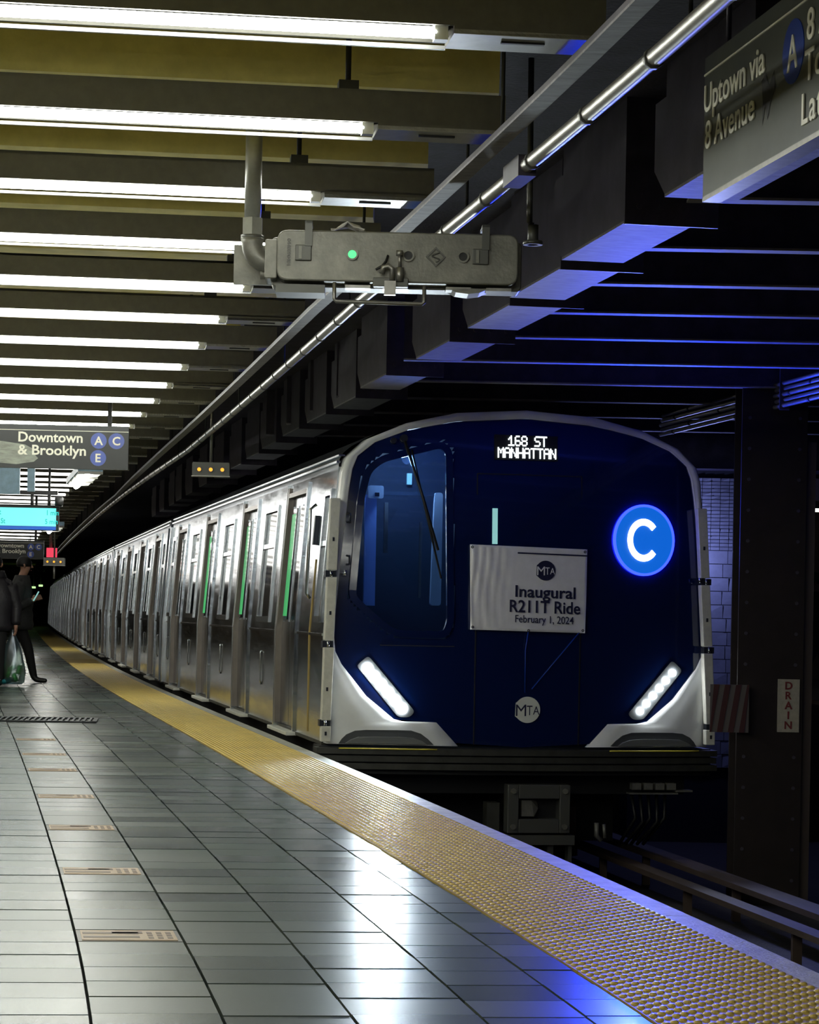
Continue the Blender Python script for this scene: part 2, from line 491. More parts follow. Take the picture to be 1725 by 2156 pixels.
dome_me = dmb.mesh('dome'); dome_me.materials.append(M['yellow'])
big = MB(); ndome = 0
for i in range(int(5.6 / ALONG), int(45 / ALONG)):
    for j in range(NA):
        o_ = -W_STRIP + .006 + PITCH * (j + .5) * .985
        sv = i * ALONG + (ALONG / 2 if j % 2 else 0)
        y = sv + o_ * SK
        x = E(y) + o_
        px, py = 862 + 5000 * x / y, 1290 + 5000 * CAM_Z / y
        if px < 1722 and py < 2150 and ndome < 300 and y < 8.2:
            o = bpy.data.objects.new('dome', dome_me); C.objects.link(o); o.parent = strip; o.location = (x, y, .0035); ndome += 1
        else:
            if y < 5.8 and px > 1900: continue
            big.v += [(a + x, b_ + y, c_ + .0035) for a, b_, c_ in dv]
            k0 = len(big.v) - len(dv)
            big.f += [tuple(q + k0 for q in f) for f in df]
            big.sm += [True] * len(df)
me = bpy.data.meshes.new('dome_field'); me.from_pydata(big.v, [], big.f); me.polygons.foreach_set('use_smooth', big.sm); me.materials.append(M['yellow'])
o = bpy.data.objects.new('dome_field', me); C.objects.link(o); o.parent = strip; o['kind'] = 'stuff'

edge = thing('platform_edge_board', 'pale worn concrete edging beside the yellow strip', 'platform edge', (0, 0, 0))
s_ = -1.0
while s_ < 150:
    ln = 2.4 if s_ < 40 else 12
    b = MB(); pathbox(b, -.106, 0, -.16, .001, s_ + .004, s_ + ln - .004, .6)
    b.build('edging_slab', 'edge', edge); s_ += ln

# ---- drain grate in the floor
gy, g0, g1 = 22.35, -2.75, -1.41
gt = thing('drain_grate', 'black slotted drain grate set across the floor tiles', 'drain', (E(gy) - 2.0, gy, .004))
gt.rotation_euler = (0, 0, .10)
b = MB(); b.box(-.62, .60, -.40, -.34, -.02, .012).box(-.62, .60, .34, .40, -.02, .012).box(-.62, -.58, -.4, .4, -.02, .012).box(.56, .60, -.4, .4, -.02, .012)
b.build('frame', 'grate', gt)
MB().box(-.6, .6, -.38, .38, -.018, -.008).build('pit', 'black_rubber', gt)
for k in range(22):
    MB().box(-.57 + k * .052, -.548 + k * .052, -.35, .35, -.008, .012).build('slat', 'grate', gt)

# ---- track: rails and boards
for o_, nm, lb in ((.95, 'running_rail', 'rusty running rail on the platform side of the track'), (2.30, 'running_rail', 'rusty running rail on the far side of the track')):
    b = MB(); pathbox(b, o_ - .035, o_ + .035, -1.05, -1.0, -1, 60, 1).build
    pathbox(b, o_ - .01, o_ + .01, -1.12, -1.05, -1, 60, 1); pathbox(b, o_ - .07, o_ + .07, -1.15, -1.12, -1, 60, 1)
    tag(b.build(nm, 'rail'), lb, 'rail', 'running rails')
for o_, wd, z, lb in ((2.64, .13, -.86, 'brown timber protection board beside the far rail'), (3.0, .20, -.83, 'wide brown third rail cover board nearest the column')):
    t = thing('protection_board', lb, 'board', (0, 0, 0), group='timber boards along the track')
    b = MB(); pathbox(b, o_ - wd / 2, o_ + wd / 2, z - .04, z, 2, 45, 1); b.build('plank', 'wood', t)
    for k in range(12):
        y = 6 + k * 2.3
        MB().box(E(y) + o_ + .02, E(y) + o_ + .08, y, y + .08, -1.15, z - .04).build('bracket', 'rail', t)

# ================================================================== CEILING FIXTURES
FZ = 2.77; FANG = R(7.5); FL = 5.2
def fixture(y, k, vis=True):
    off = -.78 + min(.13, max(0, (y - 9) * .012))
    x = E(y) + off
    lab = 'fluorescent light row across the platform ceiling, %s row from the camera' % ordn(k) if vis else 'fluorescent light row above the top edge of the photo, %s back from it' % ORD[k]
    t = thing('fluorescent_fixture', lab, 'light fixture', (x, y, FZ), FANG, 'rows of fluorescent fixtures')
    return t
fx_parts = None
def build_fixture_parts(t):
    b = MB()
    b.box(-FL, 0, 0, .012, .022, .135).box(-FL, 0, .0, .19, .123, .135).box(-FL, 0, .178, .19, .012, .123).box(-.012, 0, .012, .178, .0, .123).box(-.45, 0, 0, .012, .0, .030)
    b.build('housing', 'housing', t)
    b = MB(); b.box(-.45, 0, 0, .19, -.002, .012)
    ep = b.build('end_plate', 'housing_pale', t)
    b = MB(); b.box(-.30, -.17, .06, .075, -.008, -.002); b.build('plate_slot', 'black_iron', ep)
    MB().box(-FL, -.45, .012, .178, .046, .052).build('tray', 'black_iron', t)
    MB().box(-FL, -.45, .178, .19, -.008, .004).build('reflector_lip', 'housing_pale', t)
    for a0, a1 in ((-2.82, -.50), (-5.15, -2.86)):
        tb = MB().tube([(a0, .028, .004), (a1, .028, .004)], .018, 8).build('tube', 'tube', t)
        MB().box(a1 - .005, a1 + .035, .012, .056, -.018, .046).build('socket', 'reflector', tb)
    for xx in (-.55, -1.85, -3.1, -4.4):
        h = MB().tube([(xx, .09, .135), (xx, .09, .39)], .011, 6).build('hanger_rod', 'black_iron', t)
        MB().box(xx - .035, xx + .035, .055, .125, .135, .178).build('hanger_block', 'black_iron', h)
fy = [6.97 + 1.39 * k for k in range(30)] + [6.97 + 1.39 * 30 + 2.78 * k for k in range(12)]
proto = None
for k, y in enumerate([-1.5, 1.5, 4.2] + fy):
    vis = k > 2
    if proto is None:
        proto = fixture(y, 2, False); build_fixture_parts(proto); proto_first = proto
        continue
    t = fixture(y, k - 3 if vis else 2 - k, vis)
    for ch in proto.children:
        c_ = copy_tree(ch, t)
        if k - 3 >= 12 and ch.name.startswith('tube'):
            c_.material_slots[0].link = 'OBJECT'; c_.material_slots[0].material = M['dead_tube']
# transverse concrete ribs between the ceiling bays
for k in range(-5, 46):
    y = 6.97 + 1.39 * k + .42
    b = MB(); x1 = E(y) - .72; dx, dy = -6.2 * math.cos(FANG), -6.2 * math.sin(FANG)
    vs = []
    for z, h in ((2.98, .12), (3.17, .2)):
        for (px_, py_) in ((x1 + dx, y + dy - h), (x1, y - h), (x1, y + h), (x1 + dx, y + dy + h)): vs.append((px_, py_, z))
    b.hexa(vs)
    b.build('ceiling_rib', 'olive', ceil)

# ---- long cable channel and conduit along the platform edge
def lerp_t(tab):
    def f(y):
        for (a, b), (c, d) in zip(tab, tab[1:]):
            if y <= c: return b + (d - b) * max(0, (y - a)) / (c - a)
        return tab[-1][1]
    return f
chan_of = lerp_t([(6, -.835), (13, -.80), (22, -.645), (35, -.44), (120, -.44)])
cond_of = lerp_t([(6, -.69), (12, -.68), (24, -.435), (45, -.39), (120, -.39)])
ch = thing('cable_channel', 'long grey steel channel running beside the ceiling light ends', 'channel', (0, 0, 0))
b = MB(); pathbox(b, -.032, .032, 2.715, 2.723, 1, 110, .5, chan_of); b.build('bottom_plate', 'flange', ch)
b = MB(); pathbox(b, -.032, -.026, 2.723, 2.74, 1, 110, .5, chan_of); pathbox(b, .026, .032, 2.723, 2.74, 1, 110, .5, chan_of); b.build('side_plate', 'beam', ch)
for k in range(24):
    y = 2.0 + k * 3.1; x = E(y) + chan_of(y)
    MB().tube([(x, y, 2.723), (x, y, 3.16)], .008, 6).build('hanger_rod', 'black_iron', ch)
cd = thing('conduit', 'long galvanised conduit pipe with couplings running beside the channel', 'pipe', (0, 0, 0))
pts = [(E(y) + cond_of(y), y, 2.675) for y in [1 + .5 * i for i in range(220)]]
MB().tube(pts, .027, 10).build('pipe', 'galv', cd)
for k in range(60):
    y = 5.2 + k * .78; 
    p = [(E(q) + cond_of(q), q, 2.675) for q in (y, y + .03)]
    MB().tube(p, .0315, 10).build('coupling', 'cast_dark', cd)
for k in range(22):
    y = 3.3 + k * 3.1; x = E(y) + cond_of(y)
    MB().tube([(x, y, 2.69), (x, y, 3.34)], .007, 6).build('hanger_rod', 'black_iron', cd)
MB().obox((E(8.55) + cond_of(8.55), 8.55, 2.675), (.065, .26, .075), (0, 0, R(9.8))).build('splice_box', 'beam', cd)

# ---- track-side steel: cross beams and hanging box girders
riv_me = MB().disc((0, 0), .014, -.009, 0, 8).mesh('rivet'); riv_me.materials.append(M['beam'])
def rivet(par, u, v, z):
    o = bpy.data.objects.new('rivet', riv_me); C.objects.link(o); o.parent = par; o.location = (u, v, z)
beam_y = [8.75, 10.25, 11.63, 12.9, 14.15, 15.46, 16.97, 18.5, 20.0, 21.5, 23.0, 24.5]
for k, y in enumerate(beam_y):
    x0 = E(y) + .42
    t = thing('cross_beam', 'sooty steel beam crossing above the track, %s from the camera' % ordn(k), 'beam', (x0, y, 2.88), 0, 'steel beams over the track')
    L_ = 8.0
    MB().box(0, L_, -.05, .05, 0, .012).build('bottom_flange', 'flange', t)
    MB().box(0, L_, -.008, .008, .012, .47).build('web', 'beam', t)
    for u, zz in ((.12, .10), (.21, .10), (.12, .20), (.21, .20)):
        rivet(t, u, -.008, zz)
box_y = [(8.6, .17), (10.38, .185), (11.78, .25), (13.2, .32), (15.0, .35), (17.2, .34), (19.07, .43), (20.7, .445), (22.4, .46), (24.3, .50), (26.06, .55), (28.1, .60), (30.2, .62), (32.6, .65), (35.1, .68), (37.2, .70), (39.0, .73), (41.5, .75), (44, .78)]
for k, (y, of_) in enumerate(box_y):
    x = E(y) + of_
    an = math.atan(-slope(y))
    t = thing('hanging_box_girder', 'dark boxed girder end hanging over the platform edge, %s from the camera' % ordn(k), 'beam', (x, y, 2.815), an, 'boxed girder ends over the platform edge')
    ln = 1.15
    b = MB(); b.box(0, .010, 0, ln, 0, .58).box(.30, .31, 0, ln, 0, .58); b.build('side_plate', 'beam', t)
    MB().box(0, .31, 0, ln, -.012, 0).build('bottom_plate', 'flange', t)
    b = MB(); b.box(-.005, .42, -.015, 0, -.02, .58); fp = b.build('front_plate', 'beam', t)
    for u in (.06, .16, .26, .36): rivet(fp, u, -.015, .06)
    b = MB(); b.add([(0, ln, 0), (0, ln + .16, .12), (.31, ln + .16, .12), (.31, ln, 0), (0, ln, .4), (0, ln + .16, .4), (.31, ln + .16, .4), (.31, ln, .4)], BOXF); b.build('end_gusset', 'beam', t)

# ================================================================== TRAIN
CW = 3.12
def su(wv):                                  # inward lean of the car side at height w
    return 0.0 if wv <= .9 else .1 * (wv - .9) / 1.3
def slab(b, v0, v1, w0, w1, out=0.0, th=.03, right=False):
    ws = [w0] + ([.9] if w0 < .9 < w1 else []) + [w1]
    poly = [(su(q) - out, q) for q in ws] + [(su(q) + th, q) for q in reversed(ws)]
    if right: poly = [(CW - a, q) for a, q in poly]
    n = len(poly)
    vs = [(a, v0, q) for a, q in poly] + [(a, v1, q) for a, q in poly]
    fs = [tuple(range(n)), tuple(range(2 * n - 1, n - 1, -1))] + [(k, k + n, (k + 1) % n + n, (k + 1) % n) for k in range(n)]
    b.add(vs, fs)
    return b
ROOF = [(.10, 2.20), (.105, 2.27), (.14, 2.33), (.2, 2.38), (.4, 2.49), (.7, 2.595), (1.04, 2.66), (1.56, 2.69)]
ROOFP = ROOF + [(CW - u, w_) for u, w_ in reversed(ROOF[:-1])]
DH = .56
def make_car(name, label, lead):
    L = 14.75
    t = thing(name, label, 'subway car', (0, 0, 0), 0, 'cars of the subway train')
    doors = [2.25, 5.6, 9.3, 12.95] if lead else [1.95, 5.4, 9.1, 12.7]
    v_start = .16 if lead else .02
    # roof
    b = MB(); b.loft([[(u, v, w_) for u, w_ in ROOFP] for v in (v_start, L)], cap=False, smooth=True, closed=False)
    b.loft([[(u * .98 + .03, v, w_ - .03) for u, w_ in ROOFP] for v in (v_start, L)], cap=False, smooth=True, closed=False)
    b.build('roof', 'steel_roof', t)
    b = MB(); b.box(.085, .115, v_start, L, 2.245, 2.262).box(.10, .15, v_start, L, 2.30, 2.312); 
    b.box(CW - .115, CW - .085, v_start, L, 2.245, 2.262); b.build('rain_gutter', 'steel_bright', t)
    b = MB(); b.loft([[(u * .94 + .09, v, w_ - .06 if w_ > .2 else w_) for u, w_ in [(.0, .02)] + ROOFP + [(CW, .02)]] for v in (v_start + .5, L - .05)], cap=True, smooth=False)
    b.build('inner_light_block', 'cab_dark', t)  # closed dark core added inside the car to block light
    # under frame
    b = MB(); b.box(.12, CW - .12, .25, L - .1, -.35, .03).box(.5, CW - .5, 1.0, L - 1, -.8, -.35); b.build('underframe', 'black_rubber', t)
    b = MB(); slab(b, v_start, L, .03, .075, -.005, .05); b.build('side_sill', 'anticlimb', t)
    # side: header over everything
    b = MB(); slab(b, v_start, L, 2.12, 2.215, .0, .03); b.build('header_panel', 'steel', t)
    edges = [v_start] + [q for d in doors for q in (d - DH, d + DH)] + [L]
    for i in range(0, len(edges), 2):
        a, c_ = edges[i], edges[i + 1]
        wid = c_ - a
        if lead and i == 0:
            b = MB()                                      # cab side with door
            slab(b, a, c_, .06, .885, 0, .03); slab(b, a, c_, .905, 1.0, 0, .03)
            slab(b, a, .30, 1.0, 2.12); slab(b, .62, c_, 1.0, 2.12); slab(b, .30, .62, 2.03, 2.12)
            sp = b.build('cab_side_panel', 'steel', t)
            b = MB(); slab(b, .33, .59, 1.04, 1.99, -.012, .01); b.build('cab_side_window', 'side_glass', sp)
            b = MB(); slab(b, .28, .33, .99, 2.05, .02, .02); slab(b, .59, .64, .99, 2.05, .02, .02); slab(b, .28, .64, 2.0, 2.05, .02, .02); slab(b, .28, .64, .99, 1.04, .02, .02); slab(b, .3, .62, 1.60, 1.64, .012, .02)
            b.build('window_frame', 'steel_bright', sp)
            b = MB(); slab(b, .87, .884, .10, 1.5, .008, .02); b.build('cab_side_strip', 'brass', sp)  # thin tan-yellow strip down the cab side
            b = MB(); b.tube([(-.02, .74, 1.18), (-.05, .74, 1.22), (-.03, .74, 1.9), (.02, .74, 1.94)], .014, 8); b.build('grab_rail', 'steel_bright', sp)
            b = MB(); slab(b, .95, 1.01, 1.62, 1.86, .03, .02); b.build('door_latch', 'hinge', sp)
            b = MB(); slab(b, a, c_, .885, .905, .008, .02); b.build('belt_rail', 'steel_bright', sp)
            continue
        mid = (a + c_) / 2
        if wid > 1.7:
            h0, h1 = mid - .42, mid + .42
        elif wid > .9:
            h0, h1 = mid - .2, mid + .2
        else:
            h0 = h1 = None
        b = MB(); slab(b, a, c_, .06, .885); slab(b, a, c_, .905, 1.02)
        if h0 is None: slab(b, a, c_, 1.02, 2.12)
        else:
            slab(b, a, h0, 1.02, 2.12); slab(b, h1, c_, 1.02, 2.12); slab(b, h0, h1, 2.0, 2.12)
        sp = b.build('side_panel', 'steel', t)
        b = MB(); slab(b, a, c_, .885, .905, .007, .02); b.build('belt_rail', 'steel_bright', sp)
        if h0 is not None:
            b = MB(); slab(b, h0, h1, 1.02, 2.0, -.018, .01); b.build('window_pane', 'side_glass', sp)
            b = MB()
            slab(b, h0 - .05, h0, .97, 2.05, .016, .02); slab(b, h1, h1 + .05, .97, 2.05, .016, .02)
            slab(b, h0, h1, .97, 1.02, .016, .02); slab(b, h0, h1, 2.0, 2.05, .016, .02); slab(b, h0, h1, 1.66, 1.70, .010, .02)
            b.build('window_frame', 'steel_bright', sp)
        if wid > .9:
            b = MB(); b.tube([(-.004, mid, .70), (-.014, mid, .68), (-.014, mid, .42), (-.004, mid, .38)], .008, 6); b.build('grab_handle', 'steel_bright', sp)
    for di, d in enumerate(doors):
        ds = None
        for s_ in (-1, 1):
            b = MB(); va, vb = (d - DH, d - .01) if s_ < 0 else (d + .01, d + DH)
            slab(b, va, vb, .08, 1.0, -.075, .03); slab(b, va, va + .13, 1.0, 2.12, -.075, .03); slab(b, vb - .13, vb, 1.0, 2.12, -.075, .03); slab(b, va + .13, vb - .13, 1.98, 2.12, -.075, .03)
            lf = b.build('door_leaf', 'door_steel', t)
            b = MB(); slab(b, va + .13, vb - .13, 1.0, 1.98, -.083, .01); b.build('door_window', 'side_glass', lf)
            b = MB(); slab(b, va + .11, va + .13, .98, 2.0, -.066, .02); slab(b, vb - .13, vb - .11, .98, 2.0, -.066, .02); b.build('window_trim', 'steel_bright', lf)
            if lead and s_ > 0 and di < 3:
                b = MB(); slab(b, va + .15, vb - .15, 1.03, 1.93, -.076, .01); b.build('door_window_glow', 'green_glow', lf)  # glowing panel stands in for the green light in the door glass
        b = MB(); slab(b, d - .012, d + .012, .08, 2.12, -.068, .03); b.build('door_rubber', 'black_rubber', t)
        b = MB(); slab(b, d + DH - .015, d + DH + .055, .06, 2.17, .018, .11); b.build('door_post', 'jamb', t)
        b = MB(); slab(b, d - DH - .055, d - DH + .015, .06, 2.17, .018, .11); b.build('door_post', 'steel', t)
        b = MB(); slab(b, d + DH + .055, d + DH + .085, .06, 2.2, .026, .03); b.build('post_trim', 'steel_bright', t)
        b = MB(); slab(b, d - DH, d + DH, 2.08, 2.12, .016, .10); b.build('door_header', 'jamb', t)
        b = MB(); b.box(-.075, .10, d - .62, d + .62, .022, .055); th_ = b.build('threshold_plate', 'gate_white', t, .006)
        b = MB(); b.box(-.04, .02, d + .47, d + .55, .055, .085); b.build('plate_clip', 'steel_bright', th_)
    # far side, ends
    b = MB(); slab(b, v_start, L, .06, 2.215, 0, .03, True); b.build('far_side_panel', 'steel', t)
    b = MB(); b.prism([(u, w_) for u, w_ in [(.0, .06), (0, .9)] + ROOFP + [(CW, .9), (CW, .06)]], L - .03, L); b.build('rear_end', 'steel', t)
    if not lead:
        b = MB(); b.prism([(u, w_) for u, w_ in [(.0, .06), (0, .9)] + ROOFP + [(CW, .9), (CW, .06)]], .0, .03); b.build('front_end', 'steel', t)
        b = MB(); slab(b, -.02, .08, .06, 2.2, .035, .03); b.build('end_post', 'steel_bright', t)
        b = MB(); slab(b, L - .08, L + .02, .06, 2.2, .035, .03); b.build('end_post', 'steel_bright', t)
    else:
        b = MB(); slab(b, L - .08, L + .02, .06, 2.2, .035, .03); b.build('end_post', 'steel_bright', t)
    b = MB(); b.box(.25, CW - .25, L, L + .42, -.05, 2.35); b.build('bellows', 'black_rubber', t)
    return t

def vf(u, wv):
    q = (u - 1.56) / 1.56
    return -.14 * (1 - q * q) + .045 * max(0, wv - 1.2) ** 2 * (1 - .3 * q * q)
OUT = [(.02, .05), (.0, .37), (.012, .60), (.015, .80), (.03, 1.0), (.045, 1.22), (.07, 1.66), (.09, 1.96), (.10, 2.12), (.112, 2.20), (.135, 2.27), (.20, 2.36), (.40, 2.485), (.70, 2.592), (1.04, 2.66), (1.56, 2.69)]
INN = [(1.04, .045), (.868, .228), (.61, .232), (.535, .250), (.32, .425), (.125, .67), (.075, .77), (.06, .93), (.085, 1.25), (.115, 1.60), (.16, 2.03), (.185, 2.19), (.225, 2.295), (.36, 2.405), (.62, 2.508), (1.0, 2.586), (1.56, 2.625)]
MATCH = [((.02, .05), (1.04, .045)), ((.012, .14), (.868, .228)), ((.006, .2), (.61, .232)), ((.002, .26), (.535, .250)), ((.0, .40), (.32, .425)), ((.012, .60), (.125, .67)), ((.015, .74), (.075, .77)), ((.025, .93), (.06, .93)),
         ((.048, 1.25), (.085, 1.25)), ((.068, 1.60), (.115, 1.60)), ((.093, 2.0), (.16, 2.03)), ((.105, 2.16), (.185, 2.19)), ((.14, 2.28), (.225, 2.295)), ((.30, 2.43), (.36, 2.405)), ((.60, 2.56), (.62, 2.508)), ((1.0, 2.653), (1.0, 2.586)), ((1.56, 2.69), (1.56, 2.625))]
def interp(tab, x, i=1, j=0):
    for p, q in zip(tab, tab[1:]):
        if p[i] <= x <= q[i] and q[i] > p[i]:
            return p[j] + (q[j] - p[j]) * (x - p[i]) / (q[i] - p[i])
    return tab[-1][j]
def inpoly(p, poly):
    x, y = p; r = False; n = len(poly)
    for i in range(n):
        (x1, y1), (x2, y2) = poly[i], poly[i - 1]
        if (y1 > y) != (y2 > y) and x < (x2 - x1) * (y - y1) / (y2 - y1) + x1: r = not r
    return r
def smooth_pairs(pairs, k=3):
    out = []
    for (a, b_), (c_, d_) in zip(pairs, pairs[1:]):
        for i in range(k):
            f = i / k
            out.append((tuple(a[j] + (c_[j] - a[j]) * f for j in (0, 1)), tuple(b_[j] + (d_[j] - b_[j]) * f for j in (0, 1))))
    return out + [pairs[-1]]
def onface(b, poly, front, back, fine=True):     # flat outline laid on the curved nose
    n = len(poly)
    vs = [(u, vf(u, wv) - front, wv) for u, wv in poly] + [(u, vf(u, wv) + back, wv) for u, wv in poly]
    fs = [tuple(range(n)), tuple(range(2 * n - 1, n - 1, -1))] + [(k, k + n, (k + 1) % n + n, (k + 1) % n) for k in range(n)]
    b.add(vs, fs); return b
def roundpoly(pts, rr, seg=4):
    out = []; n = len(pts)
    for i in range(n):
        p0 = Vector(pts[i - 1]); p = Vector(pts[i]); p1 = Vector(pts[(i + 1) % n])
        a = p + (p0 - p).normalized() * min(rr, (p0 - p).length * .45); c_ = p + (p1 - p).normalized() * min(rr, (p1 - p).length * .45)
        for k in range(seg + 1):
            f = k / seg
            out.append(tuple(a * (1 - f) ** 2 + p * 2 * f * (1 - f) + c_ * f * f))
    return out
def band(b, poly, wd, front, back):              # closed band along an outline on the nose
    n = len(poly); c_ = Vector((sum(p[0] for p in poly) / n, sum(p[1] for p in poly) / n))
    inner = []
    for i in range(n):
        p = Vector(poly[i]); t_ = (Vector(poly[(i + 1) % n]) - Vector(poly[i - 1])).normalized()
        nn = Vector((-t_.y, t_.x))
        if nn.dot(c_ - p) < 0: nn = -nn
        inner.append(tuple(p + nn * wd))
    vs = []
    for p, q in zip(poly, inner):
        vs += [(p[0], vf(*p) - front, p[1]), (q[0], vf(*q) - front, q[1]), (q[0], vf(*q) + back, q[1]), (p[0], vf(*p) + back, p[1])]
    fs = []
    for k in range(n):
        a = 4 * k; d_ = 4 * ((k + 1) % n)
        for j in range(4): fs.append((a + j, a + (j + 1) % 4, d_ + (j + 1) % 4, d_ + j))
    b.add(vs, fs); return b
CABWIN = [(.225, 1.98), (.28, 2.20), (.40, 2.30), (.88, 2.43), (.965, 2.36), (.99, 1.0), (.94, .885), (.53, .885), (.40, .97), (.165, 1.18)]
GLY = {'1': '00100 01100 10100 00100 00100 00100 11111', '6': '01110 10000 10000 11110 10001 10001 01110', '8': '01110 10001 10001 01110 10001 10001 01110',
       'S': '01111 10000 10000 01110 00001 00001 11110', 'T': '11111 00100 00100 00100 00100 00100 00100', 'M': '10001 11011 10101 10101 10001 10001 10001', 'A': '01110 10001 10001 11111 10001 10001 10001',
       'N': '10001 11001 11001 10101 10011 10011 10001', 'H': '10001 10001 10001 11111 10001 10001 10001', ' ': '00000 ' * 6 + '00000'}
def logo(parent, c, r, disc_m, ink_m, vfront, tilt=0):
    n = 32
    poly = [(c[0] + r * math.cos(a), c[1] + r * math.sin(a)) for a in [R(-140) + R(280) * k / (n - 1) for k in range(n)]]
    poly += [(c[0] - r * .92, c[1] + r * .52), (c[0] - r * .95, c[1] - r * .50)]
    o = None
    b = MB(); onface(b, poly, vfront, 0); o = b.build('round_emblem', disc_m, parent)
    x = c[0] - r * .90
    for chx, sz, sx in (('M', 1.28, .62), ('T', 1.06, .66), ('A', .92, .66)):
        e_ = textmesh('emblem_letter', chx, sz * r, ink_m, o, (0, 0, 0), (1, 0, 0), (0, 0, 1), bold=.0)
        xs = [v.co.x for v in e_.data.vertices]; x0, x1 = min(xs), max(xs); zs = [v.co.z for v in e_.data.vertices]; zc = (min(zs) + max(zs)) / 2
        wd = r * {'M': .80, 'T': .44, 'A': .50}[chx]
        for v in e_.data.vertices:
            v.co = (x + (v.co.x - x0) / (x1 - x0) * wd, vf(x, c[1]) - vfront - .003 + v.co.y, c[1] - .04 * r + v.co.z - zc)
        x += wd + .05 * r
    return o

def make_front(t):
    # white mask
    pr = smooth_pairs(MATCH, 3)
    pr = pr + [((CW - a[0], a[1]), (CW - c_[0], c_[1])) for a, c_ in reversed(pr[:-1])]
    b = MB(); NX = 6; rings = []
    for a, c_ in pr:
        row = [(a[0] + .0, .30 + vf(*a), a[1] - .0)] + [(a[0] + .0, .05 + vf(*a), a[1])]
        for k in range(NX + 1):
            f = k / NX; u = a[0] + (c_[0] - a[0]) * f; wv = a[1] + (c_[1] - a[1]) * f
            row.append((u, vf(u, wv) - .012 * math.sin(PI * min(1, f * 1.2 + .05)) , wv))
        row.append((c_[0], vf(*c_) + .06, c_[1]))
        rings.append(row)
    b.loft(rings, cap=False, smooth=True, closed=False)
    b.build('white_mask', 'white_mask', t)
    # navy fascia with the cab window opening
    b = MB(); nu, step = 110, .03
    ws = sorted(set([.04 + i * step for i in range(int(2.58 / step) + 1)] + [.228, 2.622]))
    il = [(u, wv) for u, wv in INN]
    grid = []
    for wv in ws:
        ul = interp(INN, wv) if wv < 2.624 else 1.5
        grid.append([(ul + (CW - 2 * ul) * k / nu, wv) for k in range(nu + 1)])
    vs = [(u, vf(u, wv) + .012, wv) for row in grid for u, wv in row]; fs = []
    for i in range(len(grid) - 1):
        for k in range(nu):
            cu = sum(grid[i + a][k + d][0] for a in (0, 1) for d in (0, 1)) / 4; cw = (grid[i][k][1] + grid[i + 1][k][1]) / 2
            if inpoly((cu, cw), CABWIN): continue
            a = i * (nu + 1) + k
            fs.append((a, a + 1, a + nu + 2, a + nu + 1))
    b.add(vs, fs, True)
    fa = b.build('fascia', 'fascia', t)
    # cab window
    cw_ = roundpoly(CABWIN, .07)
    b = MB(); band(b, cw_, .055, .014, .03); wf = b.build('cab_window_gasket', 'fascia', t)
    b = MB(); onface(b, [(p[0], p[1]) for p in cw_], -.018, .022); b.build('cab_window_pane', 'cab_glass', wf)
    b = MB(); b.box(.19, .21, .3, 1.3, .3, 2.2).box(.19, 1.1, 1.28, 1.3, .3, 2.25).box(1.08, 1.1, .3, 1.3, .3, 2.4).box(.14, 1.1, .25, 1.3, .8, .83); b.build('cab_lining', 'cab_dark', t)
    # partition frame inside the cab
    b = MB(); b.box(.31, .40, .10, .14, 1.13, 2.0); b.build('cab_post', 'cab_blue', t)
    b = MB(); b.prism(roundpoly([(.84, 1.14), (.925, 1.14), (.925, 2.03), (.86, 2.03)], .025), .08, .13); b.build('cab_post', 'cab_white', t)
    b = MB(); b.box(.40, .86, .10, .13, 2.0, 2.03); b.build('cab_cross_bar', 'cab_dark', t)
    b = MB(); b.prism(roundpoly([(.325, 1.97), (.445, 1.97), (.445, 2.07), (.325, 2.07)], .018), .05, .09); p_ = b.build('cab_monitor', 'cab_white', t)
    b = MB(); b.box(.375, .41, .045, .05, 1.985, 2.015); b.build('monitor_lens', 'hinge', p_)
    b = MB(); b.box(.49, .52, .25, .28, 1.55, 1.95); b.box(.77, .79, .22, .24, 1.2, 1.8); b.build('cab_pole', 'galv', t)
    b = MB(); b.obox((.75, .6, 2.16), (.04, .03, .09), (0, 0, 0)); cl_ = b.build('cab_fill_lamp', 'cab_light', t); lamp('cab_fill_light', 'POINT', cl_, (.62, .02, 2.28), (.62, .3, 1), 16, (.55, .75, 1.0), .05)  # point light added to brighten the cab posts
    # centre door groove lines and its narrow window light
    b = MB()
    for u in (1.165, 2.01):
        onface(b, [(u - .004, .06), (u + .004, .06), (u + .004, 1.2), (u - .004, 1.2)], -.006, .02)
        onface(b, [(u - .004, 1.2), (u + .004, 1.2), (u + .004, 2.18), (u - .004, 2.18)], -.006, .02)
    onface(b, [(1.165, 2.176), (1.58, 2.176), (2.01, 2.176), (2.01, 2.184), (1.58, 2.184), (1.165, 2.184)], -.006, .02)
    onface(b, [(.42, .820), (1.0, .820), (1.0, .826), (.42, .826)], -.006, .02)
    b.build('door_outline', 'black_rubber', t)
    for a_, c_ in (((1.56, .90), (1.56, .62)), ((1.56, .62), (1.56, .48)), ((1.57, .50), (1.95, .88)), ((1.30, .80), (1.55, .58))):
        pass
    b = MB(); onface(b, [(1.285, 1.63), (1.325, 1.63), (1.325, 1.91), (1.285, 1.91)], .003, .01); b.build('door_window_slot', 'cab_light', t)
    # destination display
    b = MB(); onface(b, [(1.30, 2.295), (1.56, 2.295), (1.81, 2.295), (1.81, 2.492), (1.56, 2.492), (1.30, 2.492)], .002, .01); ds = b.build('destination_display', 'black_rubber', t)
    px_ = .0098
    b = MB()
